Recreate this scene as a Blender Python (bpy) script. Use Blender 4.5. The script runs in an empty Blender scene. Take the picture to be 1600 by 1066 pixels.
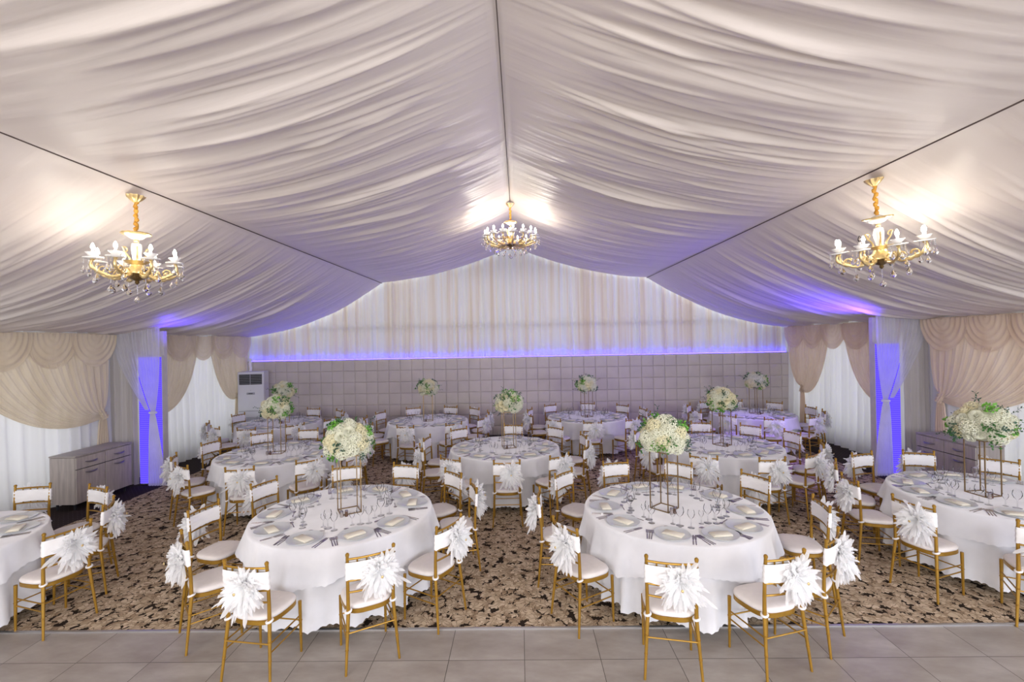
import bpy, math, random
from math import sin, cos, pi, radians, sqrt, hypot, atan2, exp
from mathutils import Vector, Matrix, noise

# ------------------------------------------------------------------ camera
S = bpy.context.scene
COL = S.collection
F_PX, PITCH, ROLL, YAW, CAM_H = 713.8, -0.0029, -0.0186, -0.01666, 2.51
cam_data = bpy.data.cameras.new('camera')
cam_data.sensor_width = 36.0
cam_data.lens = F_PX / 1600 * 36
cam_data.clip_start = 0.05
cam = bpy.data.objects.new('camera', cam_data)
COL.objects.link(cam)
right = Vector((cos(YAW), -sin(YAW), 0))
fwd0 = Vector((sin(YAW), cos(YAW), 0))
fwd = fwd0 * cos(PITCH) + Vector((0, 0, -sin(PITCH)))
up0 = fwd0 * sin(PITCH) + Vector((0, 0, cos(PITCH)))
r2 = right * cos(ROLL) + up0 * sin(ROLL)
u2 = up0 * cos(ROLL) - right * sin(ROLL)
m = Matrix((r2, u2, -fwd)).transposed().to_4x4()
m.translation = Vector((0, 0, CAM_H))
cam.matrix_world = m
S.camera = cam

# ------------------------------------------------------------------ world, lights, exposure
S.view_settings.view_transform = 'Standard'
S.view_settings.look = 'None'
S.view_settings.gamma = 1
S.view_settings.use_curve_mapping = False
S.view_settings.exposure = 0.16
W = bpy.data.worlds.new('world')
S.world = W
W.use_nodes = True
W.node_tree.nodes['Background'].inputs['Color'].default_value = (0.86, 0.92, 1.0, 1)
W.node_tree.nodes['Background'].inputs['Strength'].default_value = 1.3
BULB = 140.0         # strength of a chandelier bulb

def area(name, loc, rot, sx, sy, col, e, spread=None):
    d = bpy.data.lights.new(name, 'AREA')
    d.shape = 'RECTANGLE'; d.size = sx; d.size_y = sy; d.color = col; d.energy = e
    if spread: d.spread = spread
    o = bpy.data.objects.new(name, d); COL.objects.link(o)
    o.location = loc; o.rotation_euler = rot
    return o
# added fill at the open front behind the camera; window daylight from the right
area('front_fill', (-0.1, -3.4, 2.6), (radians(86), 0, 0), 13, 3.6, (1.0, 0.97, 0.95), 400)
area('daylight_front_right', (6.9, -1.6, 1.9), (radians(84), 0, radians(52)), 3.4, 2.6, (0.70, 0.80, 1.0), 230)
# windows in the tent walls behind the sheers
for _y, _l in ((4.6, 6.0), (10.5, 3.6)):
    area('window_daylight_left', (-7.72, _y, 1.45), (radians(90), 0, radians(-90)), _l, 2.4, (0.93, 0.97, 1.0), 8 * _l)
    area('window_daylight_right', (7.47, _y, 1.45), (radians(90), 0, radians(90)), _l, 2.4, (0.93, 0.97, 1.0), 8 * _l)
area('window_daylight_back', (-0.1, 12.98, 3.3), (radians(90), 0, pi), 13.5, 2.2, (0.98, 0.98, 1.0), 60)

def lamp(name, loc, col, e, rad=0.08, kind='POINT', aim=None, size=None, blend=0.6):
    d = bpy.data.lights.new(name, kind); d.color = col; d.energy = e; d.shadow_soft_size = rad
    if kind == 'SPOT':
        d.spot_size = size; d.spot_blend = blend
    o = bpy.data.objects.new(name, d); COL.objects.link(o); o.location = loc
    if aim is not None:
        o.rotation_euler = (Vector(aim) - Vector(loc)).to_track_quat('-Z', 'Y').to_euler()
    return o
for _x in (-3.7, 3.5):            # the next pair of chandeliers, behind the camera
    lamp('chandelier_light', (_x, -1.9, 3.35), (1.0, 0.94, 0.87), 130, 0.3)
PURPLE = (0.085, 0.030, 1.0)
# violet uplights fixed on top of the two side columns
lamp('column_uplight', (6.25, 8.15, 2.40), PURPLE, 300, 0.2, 'SPOT', (4.7, 8.9, 3.5), radians(120), 0.9)
lamp('column_uplight', (-6.45, 8.25, 2.42), PURPLE, 34, 0.05, 'SPOT', (-5.7, 8.8, 4.0), radians(130), 0.9)
lamp('column_downlight', (6.1, 8.5, 2.5), (0.35, 0.2, 1.0), 190, 0.08, 'SPOT', (4.4, 9.3, 0.8), radians(95), 0.9)

# ------------------------------------------------------------------ materials
def mat(name):
    M = bpy.data.materials.new(name); M.use_nodes = True
    nt = M.node_tree; nt.nodes.clear()
    out = nt.nodes.new('ShaderNodeOutputMaterial')
    return M, nt, out
def nd(nt, t, ins=None, **kw):
    n = nt.nodes.new('ShaderNode' + t)
    for k, v in kw.items(): setattr(n, k, v)
    for k, v in (ins or {}).items():
        if isinstance(v, tuple) and len(v) == 2 and hasattr(v[0], 'outputs'):
            nt.links.new(v[0].outputs[v[1]], n.inputs[k])
        elif hasattr(v, 'outputs'): nt.links.new(v.outputs[0], n.inputs[k])
        else: n.inputs[k].default_value = v
    return n
def c4(c): return (c[0], c[1], c[2], 1)
def ramp(nt, fac, stops, interp='LINEAR'):
    n = nt.nodes.new('ShaderNodeValToRGB'); n.color_ramp.interpolation = interp
    e = n.color_ramp.elements
    while len(e) < len(stops): e.new(0.5)
    for i, (p, c) in enumerate(stops): e[i].position = p; e[i].color = c4(c)
    if isinstance(fac, tuple): nt.links.new(fac[0].outputs[fac[1]], n.inputs[0])
    else: nt.links.new(fac.outputs[0], n.inputs[0])
    return n
def simple(name, col, rough=0.5, metal=0.0, var=0.06, nscale=8.0, spec=0.5, bump=0.0, bscale=60.0, sheen=0.0, stretch=None):
    """principled surface with a small procedural tone variation and an optional fine bump"""
    M, nt, out = mat(name)
    tc = nd(nt, 'TexCoord')
    src = (tc, 'Object')
    if stretch:
        mp = nd(nt, 'Mapping', {'Vector': src}); mp.inputs['Scale'].default_value = stretch; src = (mp, 0)
    no = nd(nt, 'TexNoise', {'Vector': src, 'Scale': nscale, 'Detail': 4.0})
    a = tuple(max(0, x * (1 - var)) for x in col); b = tuple(min(1, x * (1 + var)) for x in col)
    rp = ramp(nt, no, [(0.3, a), (0.7, b)])
    p = nd(nt, 'BsdfPrincipled', {'Base Color': rp, 'Roughness': rough, 'Metallic': metal, 'Specular IOR Level': spec})
    if sheen: p.inputs['Sheen Weight'].default_value = sheen
    if bump:
        n2 = nd(nt, 'TexNoise', {'Vector': src, 'Scale': bscale, 'Detail': 3.0})
        bp = nd(nt, 'Bump', {'Height': n2, 'Strength': bump, 'Distance': 0.01}); nt.links.new(bp.outputs[0], p.inputs['Normal'])
    nt.links.new(p.outputs[0], out.inputs[0])
    return M
def cloth(name, col, trans=0.3, clear=0.0, rough=0.9, var=0.04, stripes=None, nscale=6.0):
    """woven fabric: diffuse + translucent, `clear` of it see-through"""
    M, nt, out = mat(name)
    tc = nd(nt, 'TexCoord')
    if stripes:
        mp = nd(nt, 'Mapping', {'Vector': (tc, 'Object')}); mp.inputs['Scale'].default_value = stripes[0]
        no = nd(nt, 'TexNoise', {'Vector': mp, 'Scale': 1.0, 'Detail': 3.0, 'Roughness': 0.65})
        rp = ramp(nt, no, stripes[1])
    else:
        no = nd(nt, 'TexNoise', {'Vector': (tc, 'Object'), 'Scale': nscale, 'Detail': 4.0})
        rp = ramp(nt, no, [(0.3, tuple(x * (1 - var) for x in col)), (0.7, tuple(min(1, x * (1 + var)) for x in col))])
    d = nd(nt, 'BsdfDiffuse', {'Color': rp, 'Roughness': rough})
    t = nd(nt, 'BsdfTranslucent', {'Color': rp})
    mx = nd(nt, 'MixShader', {0: trans}); nt.links.new(d.outputs[0], mx.inputs[1]); nt.links.new(t.outputs[0], mx.inputs[2])
    last = mx
    if clear:
        tr = nd(nt, 'BsdfTransparent')
        m2 = nd(nt, 'MixShader', {0: clear}); nt.links.new(last.outputs[0], m2.inputs[1]); nt.links.new(tr.outputs[0], m2.inputs[2]); last = m2
    nt.links.new(last.outputs[0], out.inputs[0])
    return M
def emis(name, col, s):
    M, nt, out = mat(name)
    e = nd(nt, 'Emission', {'Color': c4(col), 'Strength': s}); nt.links.new(e.outputs[0], out.inputs[0]); return M
def thin_glass(name, tint=(0.96, 0.97, 0.98), k=0.35):
    M, nt, out = mat(name)
    lw = nd(nt, 'LayerWeight', {'Blend': k})
    tr = nd(nt, 'BsdfTransparent', {'Color': c4(tint)})
    g = nd(nt, 'BsdfGlossy', {'Color': (0.9, 0.9, 0.92, 1), 'Roughness': 0.03})
    mx = nd(nt, 'MixShader', {0: (lw, 'Fresnel')}); nt.links.new(tr.outputs[0], mx.inputs[1]); nt.links.new(g.outputs[0], mx.inputs[2])
    nt.links.new(mx.outputs[0], out.inputs[0]); return M

M_GOLD = simple('gold_paint', (0.385, 0.213, 0.030), 0.34, 0.55, 0.12, 14)
M_GOLD_OLD = simple('antique_gold', (0.76, 0.58, 0.28), 0.3, 0.8, 0.2, 30)
M_BRONZE = simple('dark_bronze', (0.20, 0.13, 0.05), 0.35, 0.8, 0.2, 30)
M_BRASS = simple('brushed_brass', (0.30, 0.205, 0.10), 0.38, 0.8, 0.1, 20)
M_CLOTH = cloth('tablecloth_white', (0.76, 0.755, 0.785), 0.04)
M_CUSHION = simple('cushion_fabric', (0.80, 0.75, 0.73), 0.8, 0, 0.03, 20, 0.2, 0.1, 300)
M_BAND = simple('stretch_band', (0.86, 0.84, 0.84), 0.6, 0, 0.03, 12, 0.3)
M_TULLE = cloth('white_tulle', (0.97, 0.965, 0.98), 0.45, 0.25)
M_CHINA = simple('pale_porcelain', (0.66, 0.69, 0.72), 0.16, 0, 0.02, 6, 0.6)
M_NAPKIN = simple('cream_napkin', (0.82, 0.78, 0.68), 0.8, 0, 0.03, 30, 0.2, 0.1, 200)
M_STEEL = simple('dark_steel', (0.50, 0.47, 0.48), 0.22, 1.0, 0.1, 20)
M_GLASS = thin_glass('clear_glass', (0.985, 0.985, 0.99), 0.14)
M_SHEER = cloth('white_sheer', (0.80, 0.83, 0.84), 0.35, 0.04, stripes=((1, 5, 0.15), [(0.3, (0.73, 0.725, 0.73)), (0.7, (0.85, 0.85, 0.86))]))
M_IVORY = cloth('ivory_voile', (0.78, 0.66, 0.48), 0.3, 0.05, stripes=((1, 4, 1), [(0.3, (0.76, 0.66, 0.50)), (0.7, (0.86, 0.77, 0.62))]))
M_PEACH = cloth('peach_voile', (0.80, 0.64, 0.5), 0.3, 0.05, stripes=((1, 4, 1), [(0.3, (0.80, 0.65, 0.51)), (0.7, (0.90, 0.78, 0.65))]))
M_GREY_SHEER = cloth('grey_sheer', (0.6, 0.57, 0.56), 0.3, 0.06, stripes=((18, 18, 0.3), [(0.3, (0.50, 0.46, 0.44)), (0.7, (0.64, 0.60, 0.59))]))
M_COLVEIL = cloth('column_veil', (0.85, 0.84, 0.9), 0.5, 0.45)
M_COLTAIL = cloth('column_tail', (0.85, 0.84, 0.9), 0.4, 0.12)
M_BACKCURT = cloth('back_sheer', (0.8, 0.8, 0.78), 0.3, 0.0, stripes=((6.5, 1, 0.12), [(0.28, (0.70, 0.60, 0.48)), (0.44, (0.80, 0.74, 0.66)), (0.56, (0.82, 0.81, 0.79)), (0.72, (0.77, 0.79, 0.80))]))
M_AC = simple('white_plastic', (0.70, 0.70, 0.75), 0.35, 0, 0.02, 4)
M_BLACK = simple('dark_plastic', (0.02, 0.02, 0.025), 0.4, 0, 0.1, 8)
M_GREYP = simple('grey_plastic', (0.35, 0.35, 0.4), 0.4, 0, 0.05, 8)
M_WOOD = simple('grey_washed_wood', (0.42, 0.37, 0.345), 0.5, 0, 0.16, 3, 0.4, 0.08, 20, stretch=(9, 9, 0.9))
M_WOODTOP = simple('grey_washed_wood_top', (0.36, 0.32, 0.30), 0.45, 0, 0.14, 3, 0.4, stretch=(12, 1, 9))
M_CHROME = simple('satin_chrome', (0.30, 0.28, 0.33), 0.3, 1.0, 0.05, 8)
M_OPAL = simple('opal_porcelain', (0.85, 0.82, 0.78), 0.25, 0, 0.02, 8)
M_CORD = simple('golden_silk', (0.62, 0.30, 0.03), 0.5, 0.1, 0.2, 40)
M_ROPE = simple('dark_cord', (0.10, 0.07, 0.06), 0.7)
M_ALU = simple('aluminium_strip', (0.55, 0.54, 0.55), 0.35, 0.8)
M_LED = emis('violet_led', (0.030, 0.020, 1.0), 22)
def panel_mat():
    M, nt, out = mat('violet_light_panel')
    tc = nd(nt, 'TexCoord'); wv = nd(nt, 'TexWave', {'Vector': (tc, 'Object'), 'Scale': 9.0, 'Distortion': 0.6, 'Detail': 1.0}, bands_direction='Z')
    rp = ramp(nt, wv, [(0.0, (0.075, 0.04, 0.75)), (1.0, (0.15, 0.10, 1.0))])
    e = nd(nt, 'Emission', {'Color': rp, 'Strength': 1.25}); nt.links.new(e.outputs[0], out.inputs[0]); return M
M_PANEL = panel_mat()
M_BULB = emis('warm_bulb', (1.0, 0.92, 0.80), BULB)
M_BULBOFF = thin_glass('unlit_bulb', (1, 0.95, 0.85), 0.5)
M_SHAKER = simple('shaker_glass', (0.45, 0.40, 0.38), 0.15, 0.2, 0.1, 8)
M_SHAKERD = simple('dark_shaker', (0.16, 0.09, 0.06), 0.3, 0.1, 0.1, 8)
M_LEAF = simple('leaf_green', (0.045, 0.16, 0.03), 0.5, 0, 0.4, 14)
M_LEAFL = simple('bright_leaf_green', (0.14, 0.38, 0.04), 0.5, 0, 0.3, 14)
M_LEAFD = simple('dusty_leaf_green', (0.04, 0.10, 0.06), 0.6, 0, 0.3, 14)
M_PETAL = cloth('white_petals', (0.82, 0.82, 0.69), 0.25, 0, var=0.06, nscale=30)
M_PETALC = cloth('cream_petals', (0.85, 0.80, 0.58), 0.25, 0, var=0.08, nscale=30)
M_CORE = simple('petal_core', (0.62, 0.63, 0.48), 0.9, 0, 0.1, 20)
# crystal
_M, _nt, _o = mat('crystal'); _g = nd(_nt, 'BsdfGlass', {'Color': (1, 1, 1, 1), 'Roughness': 0.0, 'IOR': 1.5}); _nt.links.new(_g.outputs[0], _o.inputs[0]); M_CRYSTAL = _M

def ceiling_mat():
    M, nt, out = mat('ceiling_satin')
    tc = nd(nt, 'TexCoord')
    no = nd(nt, 'TexNoise', {'Vector': (tc, 'Object'), 'Scale': 0.8, 'Detail': 3.0})
    rp = ramp(nt, no, [(0.3, (0.69, 0.62, 0.57)), (0.7, (0.75, 0.675, 0.625))])
    mp = nd(nt, 'Mapping', {'Vector': (tc, 'Object')}); mp.inputs['Scale'].default_value = (0.35, 7, 1)
    n2 = nd(nt, 'TexNoise', {'Vector': mp, 'Scale': 1.6, 'Detail': 5.0, 'Roughness': 0.6, 'Distortion': 0.3})
    bp = nd(nt, 'Bump', {'Height': n2, 'Strength': 0.12, 'Distance': 0.03})
    p = nd(nt, 'BsdfPrincipled', {'Base Color': rp, 'Roughness': 0.42, 'Specular IOR Level': 0.5, 'Normal': bp})
    nt.links.new(p.outputs[0], out.inputs[0]); return M
M_CEIL = ceiling_mat()

def M2(nt, op, a, b=None, c=None):
    n = nt.nodes.new('ShaderNodeMath'); n.operation = op
    for i, v in enumerate((a, b, c)):
        if v is None: continue
        if isinstance(v, tuple): nt.links.new(v[0].outputs[v[1]], n.inputs[i])
        elif hasattr(v, 'outputs'): nt.links.new(v.outputs[0], n.inputs[i])
        else: n.inputs[i].default_value = v
    return n
def tile_mat():
    M, nt, out = mat('grey_stone_tile')
    tc = nd(nt, 'TexCoord'); sp = nd(nt, 'SeparateXYZ', {0: (tc, 'Object')})
    def line(o, off):
        a = M2(nt, 'DIVIDE', M2(nt, 'SUBTRACT', (sp, o), off), 0.6)
        fr = M2(nt, 'FRACT', a); d = M2(nt, 'MINIMUM', fr, M2(nt, 'SUBTRACT', 1.0, fr))
        return d, M2(nt, 'FLOOR', a)
    dx, ix = line(0, -3.6076 - 60); dy, iy = line(1, 3.6145 - 60)
    d = M2(nt, 'MINIMUM', dx, dy)
    g = M2(nt, 'LESS_THAN', d, 0.0042)
    seed = nd(nt, 'CombineXYZ', {0: M2(nt, 'MULTIPLY', ix, 3.7), 1: M2(nt, 'MULTIPLY', iy, 5.3)})
    off = nd(nt, 'VectorMath', {0: (tc, 'Object'), 1: seed}, operation='ADD')
    mp = nd(nt, 'Mapping', {'Vector': off}); mp.inputs['Rotation'].default_value = (0, 0, 0.5); mp.inputs['Scale'].default_value = (1, 2.4, 1)
    no = nd(nt, 'TexNoise', {'Vector': mp, 'Scale': 1.7, 'Detail': 6.0, 'Roughness': 0.62})
    rp = ramp(nt, no, [(0.3, (0.27, 0.235, 0.21)), (0.55, (0.36, 0.325, 0.30)), (0.75, (0.45, 0.415, 0.39))])
    mx = nd(nt, 'MixRGB', {0: g, 1: rp, 2: (0.07, 0.06, 0.05, 1)})
    p = nd(nt, 'BsdfPrincipled', {'Base Color': mx, 'Roughness': 0.36, 'Specular IOR Level': 0.45})
    nt.links.new(p.outputs[0], out.inputs[0]); return M
def carpet_mat():
    """acanthus-like leaves: lobed fans round scattered points, two layers over a dark ground"""
    M, nt, out = mat('leaf_pattern_carpet')
    tc = nd(nt, 'TexCoord')
    def layer(scale, shift, lobes, rad, tones):
        mp = nd(nt, 'Mapping', {'Vector': (tc, 'Object')}); mp.inputs['Location'].default_value = shift
        n1 = nd(nt, 'TexNoise', {'Vector': (mp, 0), 'Scale': 7.5, 'Detail': 2.0})
        ctr = nd(nt, 'VectorMath', {0: (n1, 'Color'), 1: (0.5, 0.5, 0.5)}, operation='SUBTRACT')
        sc = nd(nt, 'VectorMath', {0: ctr}, operation='SCALE'); sc.inputs['Scale'].default_value = 0.15
        w = nd(nt, 'VectorMath', {0: (mp, 0), 1: (sc, 0)}, operation='ADD')
        vo = nd(nt, 'TexVoronoi', {'Vector': (w, 0), 'Scale': scale}, feature='F1', voronoi_dimensions='2D')
        sep = nd(nt, 'SeparateColor', {0: (vo, 'Color')})
        # fan origin: shifted off the cell centre in a random direction
        sub = nd(nt, 'VectorMath', {0: (w, 0), 1: (vo, 'Position')}, operation='SUBTRACT')
        xyz = nd(nt, 'SeparateXYZ', {0: (sub, 0)})
        ra = M2(nt, 'MULTIPLY', (sep, 0), 6.283)
        ox = M2(nt, 'MULTIPLY', M2(nt, 'COSINE', ra), 0.30 / scale); oy = M2(nt, 'MULTIPLY', M2(nt, 'SINE', ra), 0.30 / scale)
        px = M2(nt, 'ADD', (xyz, 0), ox); py = M2(nt, 'ADD', (xyz, 1), oy)
        th = M2(nt, 'ARCTAN2', py, px)
        rr = M2(nt, 'SQRT', M2(nt, 'ADD', M2(nt, 'MULTIPLY', px, px), M2(nt, 'MULTIPLY', py, py)))
        curl = M2(nt, 'MULTIPLY', rr, 7.0)                        # veins bend outwards
        tw = M2(nt, 'ADD', M2(nt, 'MULTIPLY', th, lobes), M2(nt, 'MULTIPLY', curl, 2.0))
        cs = M2(nt, 'COSINE', tw)
        limit = M2(nt, 'ADD', rad, M2(nt, 'MULTIPLY', cs, 0.10))
        leaf = M2(nt, 'LESS_THAN', vo, limit)
        vein = M2(nt, 'LESS_THAN', cs, -0.86)
        vin = M2(nt, 'MULTIPLY', vein, 0.75)
        base = ramp(nt, (sep, 1), [(0.0, tones[0]), (1.0, tones[1])])
        heart = M2(nt, 'MULTIPLY', M2(nt, 'SUBTRACT', 0.45 / scale, rr), 2.6 * scale / 2.4)
        hc = nd(nt, 'Clamp', {0: heart})
        c1 = nd(nt, 'MixRGB', {0: hc, 1: base, 2: (0.19, 0.115, 0.065, 1)})
        c2 = nd(nt, 'MixRGB', {0: vin, 1: c1, 2: (0.12, 0.075, 0.045, 1)})
        return leaf, c2
    la, ca = layer(10.5, (3.3, 1.7, 0), 7.0, 0.45, ((0.50, 0.39, 0.275), (0.66, 0.535, 0.395)))
    lb, cb = layer(13.0, (9.1, 5.2, 0), 6.0, 0.49, ((0.34, 0.245, 0.165), (0.47, 0.36, 0.25)))
    g = nd(nt, 'MixRGB', {0: lb, 1: (0.026, 0.017, 0.012, 1), 2: cb})
    fin = nd(nt, 'MixRGB', {0: la, 1: g, 2: ca})
    n5 = nd(nt, 'TexNoise', {'Vector': (tc, 'Object'), 'Scale': 260.0, 'Detail': 2.0})
    bp = nd(nt, 'Bump', {'Height': n5, 'Strength': 0.35, 'Distance': 0.004})
    p = nd(nt, 'BsdfPrincipled', {'Base Color': fin, 'Roughness': 0.95, 'Specular IOR Level': 0.15, 'Normal': bp})
    nt.links.new(p.outputs[0], out.inputs[0]); return M
def dark_carpet_mat():
    M, nt, out = mat('dark_dotted_carpet')
    tc = nd(nt, 'TexCoord')
    v = nd(nt, 'TexVoronoi', {'Vector': (tc, 'Object'), 'Scale': 14.0, 'Randomness': 0.0})
    d = M2(nt, 'LESS_THAN', v, 0.09)
    mx = nd(nt, 'MixRGB', {0: d, 1: (0.028, 0.017, 0.016, 1), 2: (0.11, 0.09, 0.09, 1)})
    p = nd(nt, 'BsdfPrincipled', {'Base Color': mx, 'Roughness': 0.9, 'Specular IOR Level': 0.2})
    nt.links.new(p.outputs[0], out.inputs[0]); return M
M_TILE = tile_mat(); M_CARPET = carpet_mat(); M_DARKC = dark_carpet_mat()
M_PAD = simple('padded_leatherette', (0.56, 0.50, 0.47), 0.5, 0, 0.05, 2.5, 0.4, 0.05, 60)
M_PLAIN = simple('plain_wall', (0.55, 0.52, 0.5), 0.8)

# ------------------------------------------------------------------ mesh builder
class MB:
    def __init__(s): s.v = []; s.f = []
    def add(s, v, f):
        b = len(s.v); s.v += [tuple(p) for p in v]; s.f += [tuple(b + i for i in q) for q in f]; return s
    def box(s, c, d, rz=0.0, bev=0.0):
        x, y, z = d[0] / 2, d[1] / 2, d[2] / 2
        if bev:
            b = min(bev, x * .9, y * .9, z * .9); P = []
            for zz, ins in ((-z, b), (-z + b, 0), (z - b, 0), (z, b)):
                X, Y = x - ins, y - ins; q = b if not ins else b * .6
                P.append([(-X + q, -Y), (X - q, -Y), (X, -Y + q), (X, Y - q), (X - q, Y), (-X + q, Y), (-X, Y - q), (-X, -Y + q)])
            v = []; zs = (-z, -z + b, z - b, z)
            for k in range(4): v += [(px, py, zs[k]) for px, py in P[k]]
            f = [tuple(reversed(range(8))), tuple(range(24, 32))]
            for k in range(3):
                for i in range(8): j = (i + 1) % 8; f.append((k * 8 + i, k * 8 + j, k * 8 + 8 + j, k * 8 + 8 + i))
        else:
            v = [(-x, -y, -z), (x, -y, -z), (x, y, -z), (-x, y, -z), (-x, -y, z), (x, -y, z), (x, y, z), (-x, y, z)]
            f = [(3, 2, 1, 0), (4, 5, 6, 7), (0, 1, 5, 4), (1, 2, 6, 5), (2, 3, 7, 6), (3, 0, 4, 7)]
        C_, S_ = cos(rz), sin(rz)
        s.add([(c[0] + p[0] * C_ - p[1] * S_, c[1] + p[0] * S_ + p[1] * C_, c[2] + p[2]) for p in v], f); return s
    def tube(s, pts, r, seg=8, closed=False, cap=True):
        pts = [Vector(p) for p in pts]; n = len(pts)
        rr = r if isinstance(r, (list, tuple)) else [r] * n
        v = []; f = []; prev = None
        for i in range(n):
            if closed: t = pts[(i + 1) % n] - pts[i - 1]
            else: t = pts[min(i + 1, n - 1)] - pts[max(i - 1, 0)]
            if t.length < 1e-9: t = Vector((0, 0, 1))
            t.normalize()
            if prev is None:
                a = Vector((0, 0, 1)) if abs(t.z) < 0.9 else Vector((1, 0, 0))
                u = t.cross(a).normalized()
            else:
                u = prev - t * prev.dot(t)
                u = u.normalized() if u.length > 1e-6 else t.orthogonal().normalized()
            prev = u; w = t.cross(u)
            for k in range(seg):
                a = 2 * pi * k / seg; v.append(pts[i] + (u * cos(a) + w * sin(a)) * rr[i])
        m_ = n if closed else n - 1
        for i in range(m_):
            for k in range(seg):
                a, b = i * seg + k, i * seg + (k + 1) % seg; c, d = ((i + 1) % n) * seg + (k + 1) % seg, ((i + 1) % n) * seg + k
                f.append((a, b, c, d))
        if cap and not closed:
            f.append(tuple(reversed(range(seg)))); f.append(tuple(range((n - 1) * seg, n * seg)))
        s.add(v, f); return s
    def lathe(s, prof, seg=16, c=(0, 0, 0), wob=None):
        v = []; f = []; n = len(prof)
        for r, z in prof:
            for k in range(seg):
                a = 2 * pi * k / seg; q = r * (1 + (wob(a, z) if wob else 0)); v.append((c[0] + q * cos(a), c[1] + q * sin(a), c[2] + z))
        for i in range(n - 1):
            for k in range(seg):
                j = (k + 1) % seg; f.append((i * seg + k, i * seg + j, (i + 1) * seg + j, (i + 1) * seg + k))
        if prof[0][0] > 1e-6: f.append(tuple(reversed(range(seg))))
        if prof[-1][0] > 1e-6: f.append(tuple(range((n - 1) * seg, n * seg)))
        s.add(v, f); return s
    def ball(s, c, r, seg=8, rings=6, sc=(1, 1, 1)):
        v = [(c[0], c[1], c[2] - r * sc[2])]; f = []
        for i in range(1, rings):
            a = -pi / 2 + pi * i / rings
            for k in range(seg):
                b = 2 * pi * k / seg; v.append((c[0] + r * cos(a) * cos(b) * sc[0], c[1] + r * cos(a) * sin(b) * sc[1], c[2] + r * sin(a) * sc[2]))
        v.append((c[0], c[1], c[2] + r * sc[2])); T = len(v) - 1
        for k in range(seg): f.append((0, 1 + (k + 1) % seg, 1 + k)); f.append((T, T - seg + k, T - seg + (k + 1) % seg))
        for i in range(rings - 2):
            for k in range(seg):
                j = (k + 1) % seg; f.append((1 + i * seg + k, 1 + i * seg + j, 1 + (i + 1) * seg + j, 1 + (i + 1) * seg + k))
        s.add(v, f); return s
    def grid(s, fn, nu, nv, closed=False):
        v = []; f = []
        for i in range(nu + (0 if closed else 1)):
            for j in range(nv + 1): v.append(fn(i / nu, j / nv))
        N = nv + 1; mu = nu
        for i in range(mu):
            a = i; b = (i + 1) % nu if closed else i + 1
            for j in range(nv): f.append((a * N + j, b * N + j, b * N + j + 1, a * N + j + 1))
        s.add(v, f); return s
    def mesh(s, name, material, smooth=True, angle=None):
        me = bpy.data.meshes.new(name); me.from_pydata(s.v, [], s.f)
        if smooth: me.polygons.foreach_set('use_smooth', [True] * len(me.polygons))
        me.materials.append(material); me.validate(); me.update()
        if smooth and angle:
            try: me.set_sharp_from_angle(angle=radians(angle))
            except Exception: pass
        return me
    def obj(s, name, material, parent=None, smooth=True, angle=35, loc=None, rot=None):
        me = s.mesh(name, material, smooth, angle)
        return link(name, me, parent, loc, rot)
def link(name, me, parent=None, loc=None, rot=None):
    o = bpy.data.objects.new(name, me); COL.objects.link(o)
    if parent is not None: o.parent = parent
    if loc: o.location = loc
    if rot: o.rotation_euler = rot
    return o
def tag(o, label, cat, group=None, kind=None):
    o['label'] = label; o['category'] = cat
    if group: o['group'] = group
    if kind: o['kind'] = kind
    return o
def thing(name, label, cat, loc=(0, 0, 0), rz=0.0, group=None):
    o = bpy.data.objects.new(name, None); o.empty_display_size = 0.1; COL.objects.link(o)
    o.location = loc; o.rotation_euler = (0, 0, rz)
    return tag(o, label, cat, group)
def struct(o): o['kind'] = 'structure'; return o
KIDS = {}
def copy_tree(root, loc, rz, label, group=None):
    def kids(o):
        if o.name not in KIDS: KIDS[o.name] = list(o.children)
        return KIDS[o.name]
    r = root.copy(); COL.objects.link(r); r.location = loc; r.rotation_euler = (0, 0, rz)
    r['label'] = label
    if group: r['group'] = group
    def rec(src, dst):
        for ch in kids(src):
            c = ch.copy(); COL.objects.link(c); c.parent = dst; rec(ch, c)
    rec(root, r)
    return r
def visible(p, mx=0.0):
    """inside the photograph's frame (with a margin in pixels)"""
    d = Vector(p) - Vector((0, 0, CAM_H)); z = d.dot(fwd)
    if z < 0.2: return False
    X = 800 + F_PX * d.dot(r2) / z; Y = 533 - F_PX * d.dot(u2) / z
    return -mx < X < 1600 + mx and -mx < Y < 1066 + mx

# ------------------------------------------------------------------ the room
XC = -0.13                       # centre line of the tent
XL, XR, YB = -7.55, 7.30, 12.5
Y_EDGE = 4.007
struct(MB().box((XC, -0.25, -0.05), (18, 8.514, 0.1)).obj('floor', M_TILE, smooth=False))
struct(MB().box((XC, (Y_EDGE + 13.2) / 2, -0.05), (18, 13.2 - Y_EDGE, 0.1)).obj('floor', M_DARKC, smooth=False))
struct(MB().box((XC, (Y_EDGE + 11.95) / 2, 0.002), (12.84, 11.95 - Y_EDGE, 0.012)).obj('floor', M_CARPET, smooth=False))
struct(MB().box((XC, Y_EDGE, 0.004), (15.2, 0.028, 0.018), bev=0.003).obj('trim_1', M_ALU))

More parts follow.
